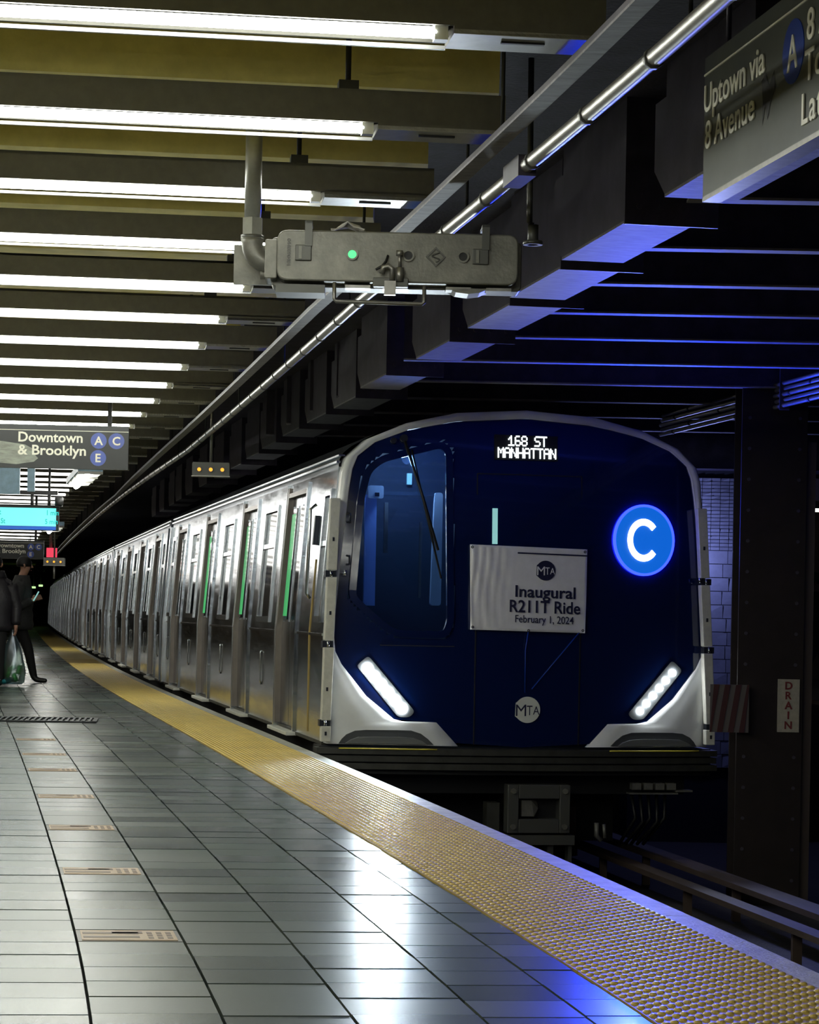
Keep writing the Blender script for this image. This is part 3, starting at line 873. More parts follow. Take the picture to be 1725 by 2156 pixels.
    for txt, w0, uc in (('168 ST', 2.405, 1.565), ('MANHATTAN', 2.310, 1.560)):
        wtot = (len(txt) * 5.4 - .4) * px_
        u = uc - wtot / 2
        for chx in txt:
            rows_ = GLY[chx].split()
            for ri, row in enumerate(rows_):
                for ci, bit in enumerate(row):
                    if bit == '1':
                        uu = u + ci * px_; ww = w0 + (6 - ri) * .0118
                        vv = vf(uu, ww) - .004
                        b.box(uu, uu + px_ * .96, vv - .003, vv, ww, ww + .0112)
            u += 5.4 * px_
    b.build('display_text', 'led_text', ds)
    # route roundel
    c_ = (2.529, 1.691)
    n = 48
    pl = lambda r_: [(c_[0] + r_ * .915 * math.cos(2 * PI * k / n), c_[1] + r_ * math.sin(2 * PI * k / n)) for k in range(n)]
    b = MB(); onface(b, pl(.264), .010, .01); rd = b.build('route_roundel', 'led_blue', t)
    b = MB(); band(b, pl(.284), .020, .012, .01); b.build('roundel_glow_ring', 'blue_glow', rd)  # glowing band added for the bloom around the route disc
    cpoly = []
    for k in range(25):
        a = R(40) + R(280) * k / 24; cpoly.append((c_[0] - .006 + .136 * math.cos(a), c_[1] + .170 * math.sin(a)))
    for k in range(25):
        a = R(320) - R(280) * k / 24; cpoly.append((c_[0] - .006 + .092 * math.cos(a), c_[1] + .118 * math.sin(a)))
    b = MB(); vs = []
    for k in range(25):
        for (u, wv) in (cpoly[k], cpoly[49 - k]):
            vs += [(u, vf(u, wv) - .016, wv)]
    b.add(vs, [(2 * k, 2 * k + 1, 2 * k + 3, 2 * k + 2) for k in range(24)])
    vs2 = [(x, y + .005, z) for x, y, z in vs]; b.add(vs2, [(2 * k, 2 * k + 2, 2 * k + 3, 2 * k + 1) for k in range(24)])
    b.build('roundel_letter', 'led_letter', rd)
    rv = vf(*c_) - .05
    for aim, en, sp_ in (((c_[0] - .5, -6, 3.0), 560, 150), ((c_[0] - .6, -8, -.2), 140, 70)):
        lamp('roundel_light', 'SPOT', rd, (c_[0], rv, c_[1]), aim, en, (.02, .05, 1.0), .10, sp_, .9)
    # headlights
    for sgn in (0, 1):
        mx = (lambda u: u) if sgn == 0 else (lambda u: CW - u)
        hp = [(mx(u), wv) for u, wv in roundpoly([(.24, .66), (.33, .74), (.70, .31), (.66, .265), (.57, .265)], .03)]
        b = MB(); onface(b, hp, -.004, .02); hl = b.build('headlight_housing', 'grey_dark', t)
        ends = ((.327, .64), (.598, .334))
        for k in range(6):
            f = k / 5; u = ends[0][0] + (ends[1][0] - ends[0][0]) * f; wv = ends[0][1] + (ends[1][1] - ends[0][1]) * f
            uu = mx(u); vv = vf(uu, wv)
            rr = .044 if sgn == 0 else .028  # left lenses enlarged, their size stands in for the wider glow
            b = MB(); b.tube([(uu, vv + .01, wv), (uu, vv - .010, wv), (uu, vv - .016, wv)], [rr, rr, rr * .6], 14); b.build('headlight_lens', 'led_white', hl)
        uu = mx(.46); wv = .49; vv = vf(uu, wv) - .06
        lamp('headlight_beam', 'SPOT', hl, (uu, vv, wv), (uu - .9 if sgn == 0 else uu - 1.2, -9, -.1), 220 if sgn == 0 else 110, (.80, .93, 1.0), .10, 75, .8)
        # moulded step recess in the white foot
        ar = [(mx(u), wv) for u, wv in [(.112, .053), (.135, .09), (.17, .125), (.235, .155), (.32, .163), (.56, .165), (.67, .163), (.745, .140), (.80, .10), (.845, .056)]]
        b = MB(); onface(b, ar, .018, .02); st = b.build('step_recess', 'grey_dark', t)
        ar2 = [(mx(u), wv) for u, wv in [(.16, .058), (.20, .085), (.26, .108), (.40, .112), (.58, .112), (.69, .105), (.75, .085), (.79, .058)]]
        b = MB(); onface(b, ar2, .050, .03); b.build('step_shelf', 'grey_mid', st)
        b = MB(); pts = [(mx(.106 + .76 * k / 8), .02) for k in range(9)]
        b.tube([(u, vf(u, 0) - .062, wv) for u, wv in pts], .006, 6); b.build('step_edge_line', 'yellow_line', st)
        # hinged gate bars on the corner
        segs = [(.07, .19), (.235, .80), (.855, 1.345), (1.40, 1.955)]
        gx = (lambda wv: -.037 + max(0, wv - .3) * .024) if sgn == 0 else (lambda wv: -.022 + max(0, wv - .3) * .062)
        for a, d_ in segs:
            poly = [(mx(gx(a)), a), (mx(gx(a) + .075), a), (mx(gx(d_) + .078), d_), (mx(gx(d_)), d_)]
            b = MB(); b.prism(poly, -.10, -.02); g_ = b.build('gate_bar', 'gate_white', t, .006)
            b = MB(); cx_ = gx((a + d_) / 2) + .035; b.box(mx(cx_) - .008, mx(cx_) + .008, -.104, -.10, d_ * .4 + a * .6, d_ * .4 + a * .6 + .03); b.build('bar_slot', 'hinge', g_)
        for a in (.19, .80, 1.345):
            b = MB(); b.box(min(mx(gx(a) - .012), mx(gx(a) + .07)), max(mx(gx(a) - .012), mx(gx(a) + .07)), -.09, .0, a, a + .05)
            hg = b.build('hinge_block', 'hinge', t)
            b = MB(); b.tube([(mx(gx(a) + .03), -.095, a + .004), (mx(gx(a) + .03), -.095, a + .046)], .012, 8); b.build('hinge_pin', 'steel_bright', hg)
        b = MB(); b.tube([(mx(.10), -.06, 1.37), (mx(.13), -.10, 1.37), (mx(.13), -.10, 1.40)], .012, 8); b.build('gate_clasp', 'steel_bright', t)
    # ring handles beside the cab window
    for wv in (1.81, 1.48):
        b = MB(); b.tube([(.150, vf(.15, wv) - .0, wv + .035), (.165, vf(.15, wv) - .045, wv + .03), (.165, vf(.15, wv) - .045, wv - .03), (.15, vf(.15, wv), wv - .035)], .009, 6); b.build('grab_ring', 'hinge', t)
    # wiper
    b = MB(); b.tube([(.585, vf(.585, 2.42) - .03, 2.42), (.72, vf(.72, 2.0) - .04, 2.0), (.85, vf(.85, 1.57) - .03, 1.57)], .012, 6); wp = b.build('wiper_arm', 'black_rubber', t)
    b = MB(); b.tube([(.64, vf(.64, 2.35) - .025, 2.35), (.88, vf(.88, 1.35) - .022, 1.35)], .008, 6); b.build('wiper_blade', 'black_rubber', wp)
    b = MB(); b.disc((.58, 2.44), .03, vf(.58, 2.44) - .04, vf(.58, 2.44), 12); b.disc((.50, 2.42), .024, vf(.5, 2.42) - .03, vf(.5, 2.42), 12); b.build('wiper_pivot', 'hinge', wp)
    # white round emblem low on the nose
    logo(t, (1.589, .336), .103, 'logo_white', 'navy_ink', -.004)
    # anti-climber ribs
    for k in range(3):
        w1 = .022 - k * .058
        b = MB(); rings = []
        for i in range(17):
            u = -.06 + (CW + .12) * i / 16; v0 = vf(u, 0) - .055 + .02 * (k % 2)
            rings.append([(u, v0, w1 - .046), (u, v0, w1), (u, v0 + .2, w1), (u, v0 + .2, w1 - .046)])
        b.loft(rings, smooth=False); b.build('anticlimber_rib', 'anticlimb', t)
    b = MB(); rings = []
    for i in range(17):
        u = -.03 + (CW + .06) * i / 16; v0 = vf(u, 0) + .03
        rings.append([(u, v0, -.18), (u, v0, .03), (u, v0 + .3, .03), (u, v0 + .3, -.18)])
    b.loft(rings, smooth=False); b.build('buffer_beam', 'black_rubber', t)
    # coupler
    b = MB(); b.box(1.44, 1.53, -.16, -.02, -.63, -.25).box(1.86, 1.945, -.16, -.02, -.63, -.25).box(1.53, 1.86, -.16, -.02, -.36, -.25).box(1.53, 1.86, -.16, -.02, -.63, -.52)
    cp = b.build('coupler_head', 'cast_dark', t, .006)
    MB().box(1.5, 1.88, -.03, .6, -.58, -.28).build('coupler_drawbar', 'black_rubber', cp)
    b = MB(); b.add([(1.56, -.13, -.50), (1.66, -.13, -.50), (1.70, -.10, -.44), (1.64, -.12, -.375), (1.56, -.13, -.375), (1.56, -.05, -.5), (1.70, -.05, -.5), (1.70, -.05, -.375), (1.56, -.05, -.375)],
                    [(0, 1, 2, 3, 4), (0, 5, 6, 1), (1, 6, 2), (2, 6, 7), (2, 7, 3), (3, 7, 8, 4), (4, 8, 5, 0), (5, 8, 7, 6)]); b.build('coupler_cone', 'cast', cp)
    b = MB()
    for u, wv in ((1.485, -.30), (1.90, -.30), (1.485, -.58), (1.90, -.58)): b.disc((u, wv), .022, -.18, -.16, 8)
    b.build('coupler_bolt', 'cast', cp)
    b = MB(); b.box(1.42, 1.98, -.18, .1, -.72, -.645).box(1.78, 1.83, -.1, 0, -.92, -.72).box(1.95, 1.98, -.1, 0, -.9, -.72); b.build('electric_head_tray', 'cast_dark', cp)
    b = MB(); b.box(1.30, 1.40, -.05, .1, -.62, -.40).box(1.2, 1.38, -.02, .1, -.7, -.63); b.build('hose_bracket', 'anticlimb', cp)
    # four pale terminal boxes under the beam
    for k in range(4):
        u = 2.478 + k * .096
        MB().box(u, u + .072, -.06, .02, -.292, -.24).build('terminal_box', 'cast', t)
    b = MB(); b.box(2.46, 2.86, -.05, .05, -.33, -.318).box(2.84, 2.98, -.05, .05, -.31, -.295); b.build('terminal_shelf', 'cast', t)
    b = MB()
    for q in range(5): b.tube([(2.5 + q * .07, .05, -.33), (2.52 + q * .06, -.02, -.52 - .03 * (q % 2)), (2.45 + q * .05, .2, -.75)], .014, 6)
    b.build('air_hose', 'black_rubber', t)
    b = MB(); b.tube([(2.2, -.02, -.56), (2.2, -.02, -.66), (2.24, -.02, -.70)], .02, 8); b.tube([(2.26, -.02, -.57), (2.27, -.02, -.68)], .014, 8); b.build('trip_cock', 'cast', t)
    b = MB()
    for u in (.85, 2.15):
        b.add([(u + (.07 if s_ else -.07), 1.1 + .42 * math.cos(a), -.62 + .42 * math.sin(a)) for s_ in (0, 1) for a in [2 * PI * q / 20 for q in range(20)]],
              [tuple(range(20)), tuple(range(39, 19, -1))] + [(q, q + 20, (q + 1) % 20 + 20, (q + 1) % 20) for q in range(20)])
    b.build('wheel', 'rail', t)

YF = 18.46
def car_pose(y):
    a = Vector((E(y) + .13, y, 0))
    y2 = y + 14.3
    c_ = Vector((E(y2) + .13, y2, 0))
    d = (c_ - a).normalized()
    return a, d, math.atan2(-d.x, d.y)
lead = make_car('subway_car', 'leading stainless steel subway car with white framed navy nose', True)
make_front(lead)
a, d, an = car_pose(YF)
lead.location = a; lead.rotation_euler = (0, 0, an)
follow = None
pos = a + d * 15.2
names = ['second', 'third', 'fourth', 'fifth', 'sixth', 'seventh', 'eighth']
for k in range(7):
    a, d, an = car_pose(pos.y)
    lab = 'stainless steel subway car, %s behind the leading one counting from the front' % names[k] if k < 6 else 'farthest visible stainless steel subway car at the tail of the train'
    lab = 'stainless steel subway car coupled %s in the train' % names[k]
    if follow is None:
        t = follow = make_car('subway_car', lab, False)
    else:
        t = copy_tree(follow); t['label'] = lab
    t.location = a; t.rotation_euler = (0, 0, an)
    pos = a + d * 15.2
# paper banner tied on the nose
LM = lead
bn = thing('banner', 'white vinyl banner with navy print tied across the train nose', 'banner')
bn.location = lead.location; bn.rotation_euler = lead.rotation_euler
b = MB(); NXb, NYb = 48, 30; vs = []
TL, TR, BR, BL = Vector((1.10, 1.622)), Vector((2.046, 1.604)), Vector((2.038, .945)), Vector((1.112, .958))
def bpos(f, g):                                   # f across, g up
    p = (BL * (1 - f) + BR * f) * (1 - g) + (TL * (1 - f) + TR * f) * g
    fold = max(0, 1 - f / .45)
    d_ = .010 * fold * math.sin(f * 95 + 2 * math.sin(g * 5)) * (.35 + .65 * g) + .004 * fold * math.sin(f * 41 + g * 9) + .010 * math.exp(-((f - .5) ** 2) / .004 - g * 9) + .003 * math.sin(g * 7 + f * 5)
    return (p.x, vf(p.x, p.y) - .035 - d_, p.y)
for j in range(NYb + 1):
    for i in range(NXb + 1): vs.append(bpos(i / NXb, j / NYb))
b.add(vs, [(j * (NXb + 1) + i, j * (NXb + 1) + i + 1, (j + 1) * (NXb + 1) + i + 1, (j + 1) * (NXb + 1) + i) for j in range(NYb) for i in range(NXb)], True)
sh = b.build('vinyl_sheet', 'banner', bn)
so = sh.modifiers.new('thick', 'SOLIDIFY'); so.thickness = .002
b = MB()
for i in range(24):
    f0, f1 = .40 + .6 * i / 24, .40 + .6 * (i + 1) / 24
    q = [bpos(f0, .915), bpos(f1, .915), bpos(f1, .932), bpos(f0, .932)]
    b.add([(x, y - .006, z) for x, y, z in q] + [(x, y - .003, z) for x, y, z in q], BOXF)
b.build('header_line', 'navy_ink', bn)
sx_dir = (1, -.03, -.018)
def btext(txt, size, u0, w0, wid, bold):
    o = textmesh('lettering', txt, size, 'navy_ink', bn, (0, 0, 0), (1, 0, 0), (0, 0, 1), bold=bold)
    xs = [v.co.x for v in o.data.vertices]; x0, x1 = min(xs), max(xs); k = wid / (x1 - x0)
    for v in o.data.vertices:
        u = u0 + (v.co.x - x0) * k; wv = w0 + v.co.z - .018 * (u - u0)
        v.co = (u, vf(u, wv) - .046 + v.co.y * .5, wv)
    return o
btext('Inaugural', .128, 1.463, 1.222, .487, .0022)
btext('R211T Ride', .135, 1.420, 1.103, .571, .0022)
btext('February 1, 2024', .083, 1.466, 1.022, .472, .0004)
logo(bn, (1.705, 1.430), .078, 'navy_ink', 'banner', .046)
for f, g in ((.02, .97), (.98, .97), (.98, .03), (.02, .03), (.5, .01)):
    p = bpos(f, g); MB().ring((p[0], p[2]), .005, .011, p[1] - .004, p[1] + .002, 10).build('grommet', 'hinge', bn)
b = MB(); b.tube([(1.575, vf(1.575, .94) - .03, .945), (1.56, vf(1.56, .75) - .012, .80), (1.565, vf(1.56, .5) - .004, .47)], .004, 5); b.tube([(1.99, vf(1.99, .94) - .03, .95), (1.62, vf(1.62, .55) - .004, .50)], .004, 5)
b.build('tie_cord', 'sign_blue', bn)

# ================================================================== CEILING-HUNG METAL LIGHT/SIGNAL BOX
dvx = thing('signal_lamp_box', 'long grey cast metal lamp box hung from a pipe, one lens lit green', 'lamp box', (0, 9.4, 2.385), R(1.5))
def rr_box(x0, x1, z0, z1, r_, y0, y1):
    return MB().prism(roundpoly([(x0, z0), (x1, z0), (x1, z1), (x0, z1)], r_, 5), y0, y1)
rr_box(-.551, .405, 0, .200, .045, 0, .10).build('cover', 'cast', dvx, .006)
rr_box(-.575, .425, -.012, .185, .02, .10, .24).build('body', 'cast', dvx, .004)
rr_box(-.60, -.551, .01, .165, .01, .03, .22).build('end_flange', 'cast', dvx, .004)
MB().box(-.733, -.56, .24, .26, .012, .172).build('back_plate', 'cast', dvx)
MB().box(-.555, -.36, .02, .2, -.045, -.012).build('base_ledge', 'cast_dark', dvx)
vp = MB(); vp.tube([(-.655, .12, .26), (-.655, .12, .774)], .034, 14); vp = vp.build('support_pipe', 'pipe_grey', dvx)
MB().tube([(-.655, .12, .19), (-.655, .12, .26)], .044, 6, smooth=False).build('pipe_union', 'pipe_grey', vp)
MB().tube([(-.655, .12, .175), (-.655, .12, .192)], .047, 14).build('union_ring', 'cast_dark', vp)
pts = [(-.655, .12, .18)] + [(-.575 - .08 * math.cos(a), .12, .16 - .08 * math.sin(a)) for a in [R(q) for q in range(0, 91, 15)]] + [(-.55, .12, .08)]
MB().tube(pts, [.048] + [.043] * 7 + [.043], 14).build('pipe_elbow', 'cast', dvx)
MB().tube([(-.62, .12, .035), (-.56, .12, .035)], .018, 8).build('hex_plug', 'cast', dvx)
for xx in (-.447, .254):
    z0 = .115
    lt = MB(); lt.box(xx - .032, xx + .032, -.012, .0, .078, .140); lt = lt.build('latch_pocket', 'cast_dark', dvx, .003)
    MB().box(xx - .018, xx - .006, -.017, -.012, .084, .134).build('latch_tongue', 'cast', lt)
    MB().box(xx + .005, xx + .034, -.016, 0, .135, .235).box(xx + .005, xx + .034, -.016, .14, .225, .235).build('latch_strap', 'cast_dark', dvx)
for xx, m_ in ((-.254, 'green_lamp'), (-.032, 'black_rubber'), (.185, 'black_rubber')):
    rg = MB().ring((xx, .107), .017, .024, -.012, .004, 20).build('lens_ring', 'cast', dvx)
    MB().disc((xx, .107), .017, -.006, .006, 16).build('lens', m_, rg)
em = MB(); em.ring((.077, .105), .030, .040, -.006, .002, 4); em = em.build('square_emblem', 'cast_dark', dvx)
MB().tube([(.077 + .016 * math.sin(q * .7) * (1 if q < 9 else 1), -.004, .085 + q * .0035) for q in range(13)], .003, 5).build('emblem_stroke', 'cast_dark', em)
hb = MB(); hb.tube([(-.322, .0, -.005), (-.322, 0, -.07), (-.315, 0, -.079), (.025, 0, -.083), (.034, 0, -.075), (.034, 0, -.012)], .008, 8); hb.build('bail_handle', 'galv', dvx)
pl = MB(); pl.box(-.17, -.03, -.03, .02, -.02, .015); pl = pl.build('hasp', 'cast_dark', dvx, .003)
MB().tube([(-.135, -.035, .03), (-.13, -.035, .055), (-.11, -.035, .06), (-.095, -.035, .05), (-.095, -.035, .0)], .011, 8).build('padlock', 'galv', pl)
MB().box(-.125, -.080, -.05, -.02, -.055, .0).build('padlock_body', 'galv', pl)
MB().tube([(-.065, -.03, .0), (-.065, -.03, .055)], .016, 10).tube([(-.065, -.03, .055), (-.067, -.03, .115)], .007, 8).tube([(-.067, -.03, .102), (-.067, -.03, .122)], .014, 10).build('hasp_screw', 'galv', dvx)
MB().tube([(-.112, -.012, .105), (-.12, -.02, .08), (-.135, -.03, .06), (-.16, -.03, .045)], .005, 6).build('wire_tail', 'black_rubber', dvx)
for s0 in (-.28, -.13, .12, .28): MB().box(s0, s0 + .1, .02, .1, -.022, -.010).build('hinge_tab', 'galv', dvx)
MB().prism([(.13, -.014), (.29, -.014), (.255, -.03), (.21, -.036), (.16, -.03)], .02, .16).build('drip_boss', 'cast', dvx)
pts = [(.41, .12, .07)] + [(.41 + .06 * math.sin(a), .12, .13 - .06 * math.cos(a)) for a in [R(q) for q in range(0, 91, 15)]] + [(.47, .12, .18)]
MB().tube(pts, .033, 12).build('pipe_elbow', 'cast', dvx)
rp = MB().tube([(.47, .12, .18), (.47, .12, .26)], .022, 10).build('conduit_riser', 'cast_dark', dvx)
MB().tube([(.47, .12, .18), (.47, .12, .195)], .040, 12).build('lock_ring', 'cast_dark', rp)
MB().tube([(.47, .12, .26), (.455, .12, .27), (.45, .12, .93)], .012, 8).build('riser_conduit', 'cast_dark', rp)
tag(textmesh('cast_number', '0448090401', .022, 'cast_dark', dvx, (-.512, -.003, .165), (0, 0, -1), (1, 0, 0), depth=.002), 'small cast serial number')
# rag left on top of the box
b = MB(); vs = []; 
for j in range(5):
    for i in range(7):
        vs.append((-.34 + i * .022 + random.uniform(-.004, .004), 9.45 + j * .022, 2.588 + max(0, .03 * math.sin(i / 6 * PI) + random.uniform(-.006, .014))))
b.add(vs, [(j * 7 + i, j * 7 + i + 1, (j + 1) * 7 + i + 1, (j + 1) * 7 + i) for j in range(4) for i in range(6)])
rg_ = b.build('rag', 'rag'); rg_.modifiers.new('thick', 'SOLIDIFY').thickness = .006
tag(rg_, 'crumpled pale rag lying on top of the grey lamp box', 'rag')

# ================================================================== SIGNS
# overhead sign on the right, seen at a slant
Ax, Ay = .937, 7.8
DX, DY = .171, -.985
up = thing('hanging_sign', 'black platform sign reading Uptown via 8 Avenue, seen at a slant', 'sign', (Ax, Ay, 2.463), math.atan2(DY, DX))
SLn = 1.85                                  # local x runs towards the camera; local -y faces the tracks, +y the platform
MB().box(0, SLn, 0, .07, 0, .455).build('sign_body', 'sign_face', up)
b = MB(); b.box(-.004, SLn, .0, .06, -.016, 0); b.build('bottom_channel', 'galv', up)
fo = .0                                     # face towards the platform is local y = -.07
def ptx(s_, z): return (s_, -.0745, z)
# viewer stands on the platform: sign face normal is local -y
MB().box(0, SLn, -.0035, 0, .395, .401).build('white_line', 'sign_white', up)
def stxt(txt, s0, z0, size, wid, bold=.0016, m_='sign_white'):
    o = textmesh('lettering', txt, size, m_, up, (0, 0, 0), (1, 0, 0), (0, 0, 1), bold=bold)
    xs = [v.co.x for v in o.data.vertices]; x0, x1 = min(xs), max(xs); k = wid / (x1 - x0) if wid else 1
    for v in o.data.vertices: v.co = (s0 + (v.co.x - x0) * k, -.0035 + v.co.y, z0 + v.co.z)
    return o
stxt('Uptown via', .012, .272, .128, .622)
stxt('8 Avenue', .030, .150, .128, .510)
MB().disc((.889, .275), .094, -.0025, 0, 40).build('route_bullet', 'sign_blue', up)
stxt('A', .845, .222, .145, .09, .002)
for txt, s0, z0 in (('8 A', 1.015, .275), ('To', 1.003, .160), ('Lat', .983, .040)):
    for chx in txt:
        if chx == ' ': s0 += .03; continue
        o = stxt(chx, s0, z0, .128, None)
        s0 = max(v.co.x for v in o.data.vertices) + .010
b = MB(); b.add([(.60, -.0015, .25), (.64, -.0015, .27), (.67, -.0015, .22), (.72, -.0015, .26), (.73, -.0015, .20), (.69, -.0015, .17), (.66, -.0015, .12), (.64, -.0015, .17), (.61, -.0015, .11), (.615, -.0015, .18)], [tuple(range(10))]).build('paint_smear', 'smear_dark', up)
for s_ in (.14, 1.5):
    MB().tube([(s_, .035, .455), (s_, .035, .9)], .009, 6).build('hanger_rod', 'beam', up)

def dt_sign(x1, y, z0, k, label, letters=True):
    t = thing('hanging_sign', label, 'sign', (x1, y, z0), R(3), 'Downtown & Brooklyn signs')
    Wd = 1.9 * k
    MB().box(-Wd, 0, 0, .06, 0, .373 * k).build('sign_body', 'sign_black', t)
    MB().box(-Wd, 0, -.004, 0, .322 * k, .327 * k).build('white_line', 'sign_white', t)
    def tx(txt, x0, zz, size, wid, bold):
        o = textmesh('lettering', txt, size, 'sign_white', t, (0, 0, 0), (1, 0, 0), (0, 0, 1), bold=bold)
        xs = [v.co.x for v in o.data.vertices]; a0, a1 = min(xs), max(xs); q = wid / (a1 - a0)
        for v in o.data.vertices: v.co = (x0 + (v.co.x - a0) * q, -.004 + v.co.y, zz + v.co.z)
    tx('Downtown', -.935 * k, .226 * k, .118 * k, .545 * k, .0024 * k)
    tx('& Brooklyn', -.938 * k, .116 * k, .118 * k, .578 * k, .0024 * k)
    for chx, cx_, cz in (('A', -.254, .245), ('C', -.103, .245), ('E', -.256, .098)):
        bl = MB().disc((cx_ * k, cz * k), .068 * k, -.004, 0, 28).build('route_bullet', 'sign_blue', t)
        o = textmesh('bullet_letter', chx, .10 * k, 'sign_white', bl, (0, 0, 0), (1, 0, 0), (0, 0, 1), bold=.0024 * k)
        xs = [v.co.x for v in o.data.vertices]; zs = [v.co.z for v in o.data.vertices]
        mx_, mz_ = (min(xs) + max(xs)) / 2, (min(zs) + max(zs)) / 2
        for v in o.data.vertices: v.co = (cx_ * k + v.co.x - mx_, -.007 + v.co.y, cz * k + v.co.z - mz_)
    for s_ in (-.165, -1.5):
        MB().box(s_ * k - .018, s_ * k + .018, .015, .045, .373 * k, 3.15 - z0).build('hanger_post', 'black_iron', t)
    return t
s1 = dt_sign(-2.43, 20.3, 2.252, 1.0, 'black hanging sign reading Downtown & Brooklyn with grey paint smear')
b = MB(); sm = [(-1.2, .24), (-1.05, .222), (-.88, .20), (-.82, .17), (-.80, .12), (-.765, .085), (-.80, .055), (-.86, .045), (-.95, .03), (-1.10, .04), (-1.25, .06)]
b.prism(sm, -.0025, -.0005); b.build('paint_smear', 'smear', s1)
dt_sign(-5.72, 37, 1.80, .78, 'smaller far black hanging sign with Downtown & Brooklyn behind the display')
# train arrival display
sc_ = thing('arrival_display', 'cyan lit train arrival display hung over the platform', 'display', (-4.18, 28, 1.968), R(2))
MB().box(-1.3, .02, 0, .10, -.005, .30).build('display_case', 'sign_black', sc_, .01)
MB().box(-1.28, -.01, -.004, 0, .048, .262).build('screen', 'screen', sc_)
MB().box(-1.28, -.01, -.004, 0, .005, .045).build('screen_footer', 'screen_bar', sc_)
for txt, x0, z0 in (('168 St', -.83, .18), ('1 min', -.13, .18), ('Inwood-207 St', -1.01, .075), ('5 min', -.14, .075)):
    textmesh('screen_text', txt, .085, 'screen_text', sc_, (x0, -.006, z0), (1, 0, 0), (0, 0, 1), bold=.001, sx=.8)
for xx in (-.10, -.30): MB().tube([(xx, .05, .30), (xx, .05, .42)], .02, 8).build('mount', 'black_iron', sc_)
MB().box(-1.3, .0, .03, .07, .42, .47).build('mount_bar', 'black_iron', sc_)
for xx in (-.10, -1.1): MB().tube([(xx, .05, .47), (xx, .05, 1.18)], .015, 8).build('drop_pipe', 'black_iron', sc_)
cm = MB(); cm.tube([(.03, -.06, .30), (.03, -.06, .38)], .05, 12); cm.build('camera_dome', 'black_iron', sc_)
MB().box(-.02, .06, -.06, .06, .28, .40).build('camera_bracket', 'black_iron', sc_)

# hanging longitudinal lights
def long_light(x, y, z, n, wd, lab):
    an = math.atan(-slope(y))
    t = thing('louvre_light', lab, 'light fixture', (x, y, z), an, 'louvred lights hung along the platform')
    L_ = n * .95
    MB().box(0, wd, 0, L_, .03, .10).build('case', 'blue_panel', t)
    for k in range(n):
        p_ = MB().box(.015, wd - .01, k * .95 + .03, k * .95 + .92, .012, .03).build('diffuser', 'reflector', t)
        MB().tube([(wd * .42, k * .95 + .1, .0), (wd * .42, k * .95 + .82, .0)], .035, 8).build('lamp_bulb', 'louvre_bulb', p_)
        MB().box(0, wd, k * .95 - .02, k * .95 + .03, .0, .03).build('louvre_bar', 'galv', t)
    for yy in (.3, L_ - .3): MB().tube([(wd / 2, yy, .1), (wd / 2, yy, 3.18 - z)], .012, 6).build('hanger_rod', 'black_iron', t)
long_light(-3.66, 26.0, 2.53, 3, .27, 'white louvred light hung lengthwise between the two Downtown signs')
long_light(-6.25, 40.5, 2.42, 3, .33, 'small far louvred light hung lengthwise behind the display')

long_light(-9.3, 57.0, 2.42, 4, .33, 'farthest louvred light deep in the station, added out of sight')  # hidden extra lamp continuing the louvre row, added to light the far platform

# blue-lit panels seen under the big sign
pn = thing('duct_panel', 'pale blue lit metal panel hanging behind the big Downtown sign', 'panel', (-4.32, 25.6, 2.28), R(4))
MB().box(-.6, .09, 0, .05, 0, .38).build('panel', 'blue_panel', pn)
MB().box(.17, .25, 0, .05, .03, .41).build('hanging_post', 'blue_panel', pn)

# amber three-lamp signals
def amber_box(x, y, z, k, lab):
    t = thing('signal_box', lab, 'signal', (x, y, z), R(3), 'amber three lamp signals')
    Wd, Hh = .345 * k, .125 * k
    MB().prism(roundpoly([(0, 0), (Wd, 0), (Wd, Hh), (0, Hh)], .015 * k), 0, .12 * k).build('case', 'cast_dark', t)
    MB().box(-.005, Wd + .005, -.03 * k, .12 * k, -.008, 0).build('bottom_lip', 'galv', t)
    for q in range(3):
        c_ = (Wd * (.19 + .31 * q), Hh * .46)
        rg = MB().ring(c_, .018 * k, .026 * k, -.02 * k, 0, 14).build('lamp_hood', 'cast_dark', t)
        MB().disc(c_, .017 * k, -.012 * k, 0, 14).build('lamp_lens', 'amber', rg)
    MB().tube([(Wd * .5, .05, Hh), (Wd * .5, .05, 3.3 - z)], .014 * k, 8).build('hanger_pipe', 'galv', t)
    return t
amber_box(-2.04, 22, 2.313, 1.0, 'three amber lamps in a small box hung near the train roof')
ab = amber_box(-6.88, 44.5, 1.84, 1.15, 'far box with three amber lamps beside the small red sign')
MB().tube([(.2, .05, 0), (.2, .05, -.25)], .02, 8).build('lower_stub', 'galv', ab)
rs = thing('red_sign', 'small red lit sign above the far amber lamps', 'sign', (-7.0, 45.5, 2.06), R(3))
MB().box(.02, .22, 0, .05, -.05, .13).build('lit_face', 'red_sign', rs)
MB().add([(-.35, -.02, .0), (-.08, -.02, .09), (-.08, .05, .09), (-.35, .05, 0), (-.35, -.02, .05), (-.08, -.02, .14), (-.08, .05, .14), (-.35, .05, .05)], BOXF).build('lit_wing', 'red_sign', rs)
MB().tube([(.1, .03, .13), (.1, .03, 1.2)], .03, 8).build('hanger_pipe', 'galv', rs)

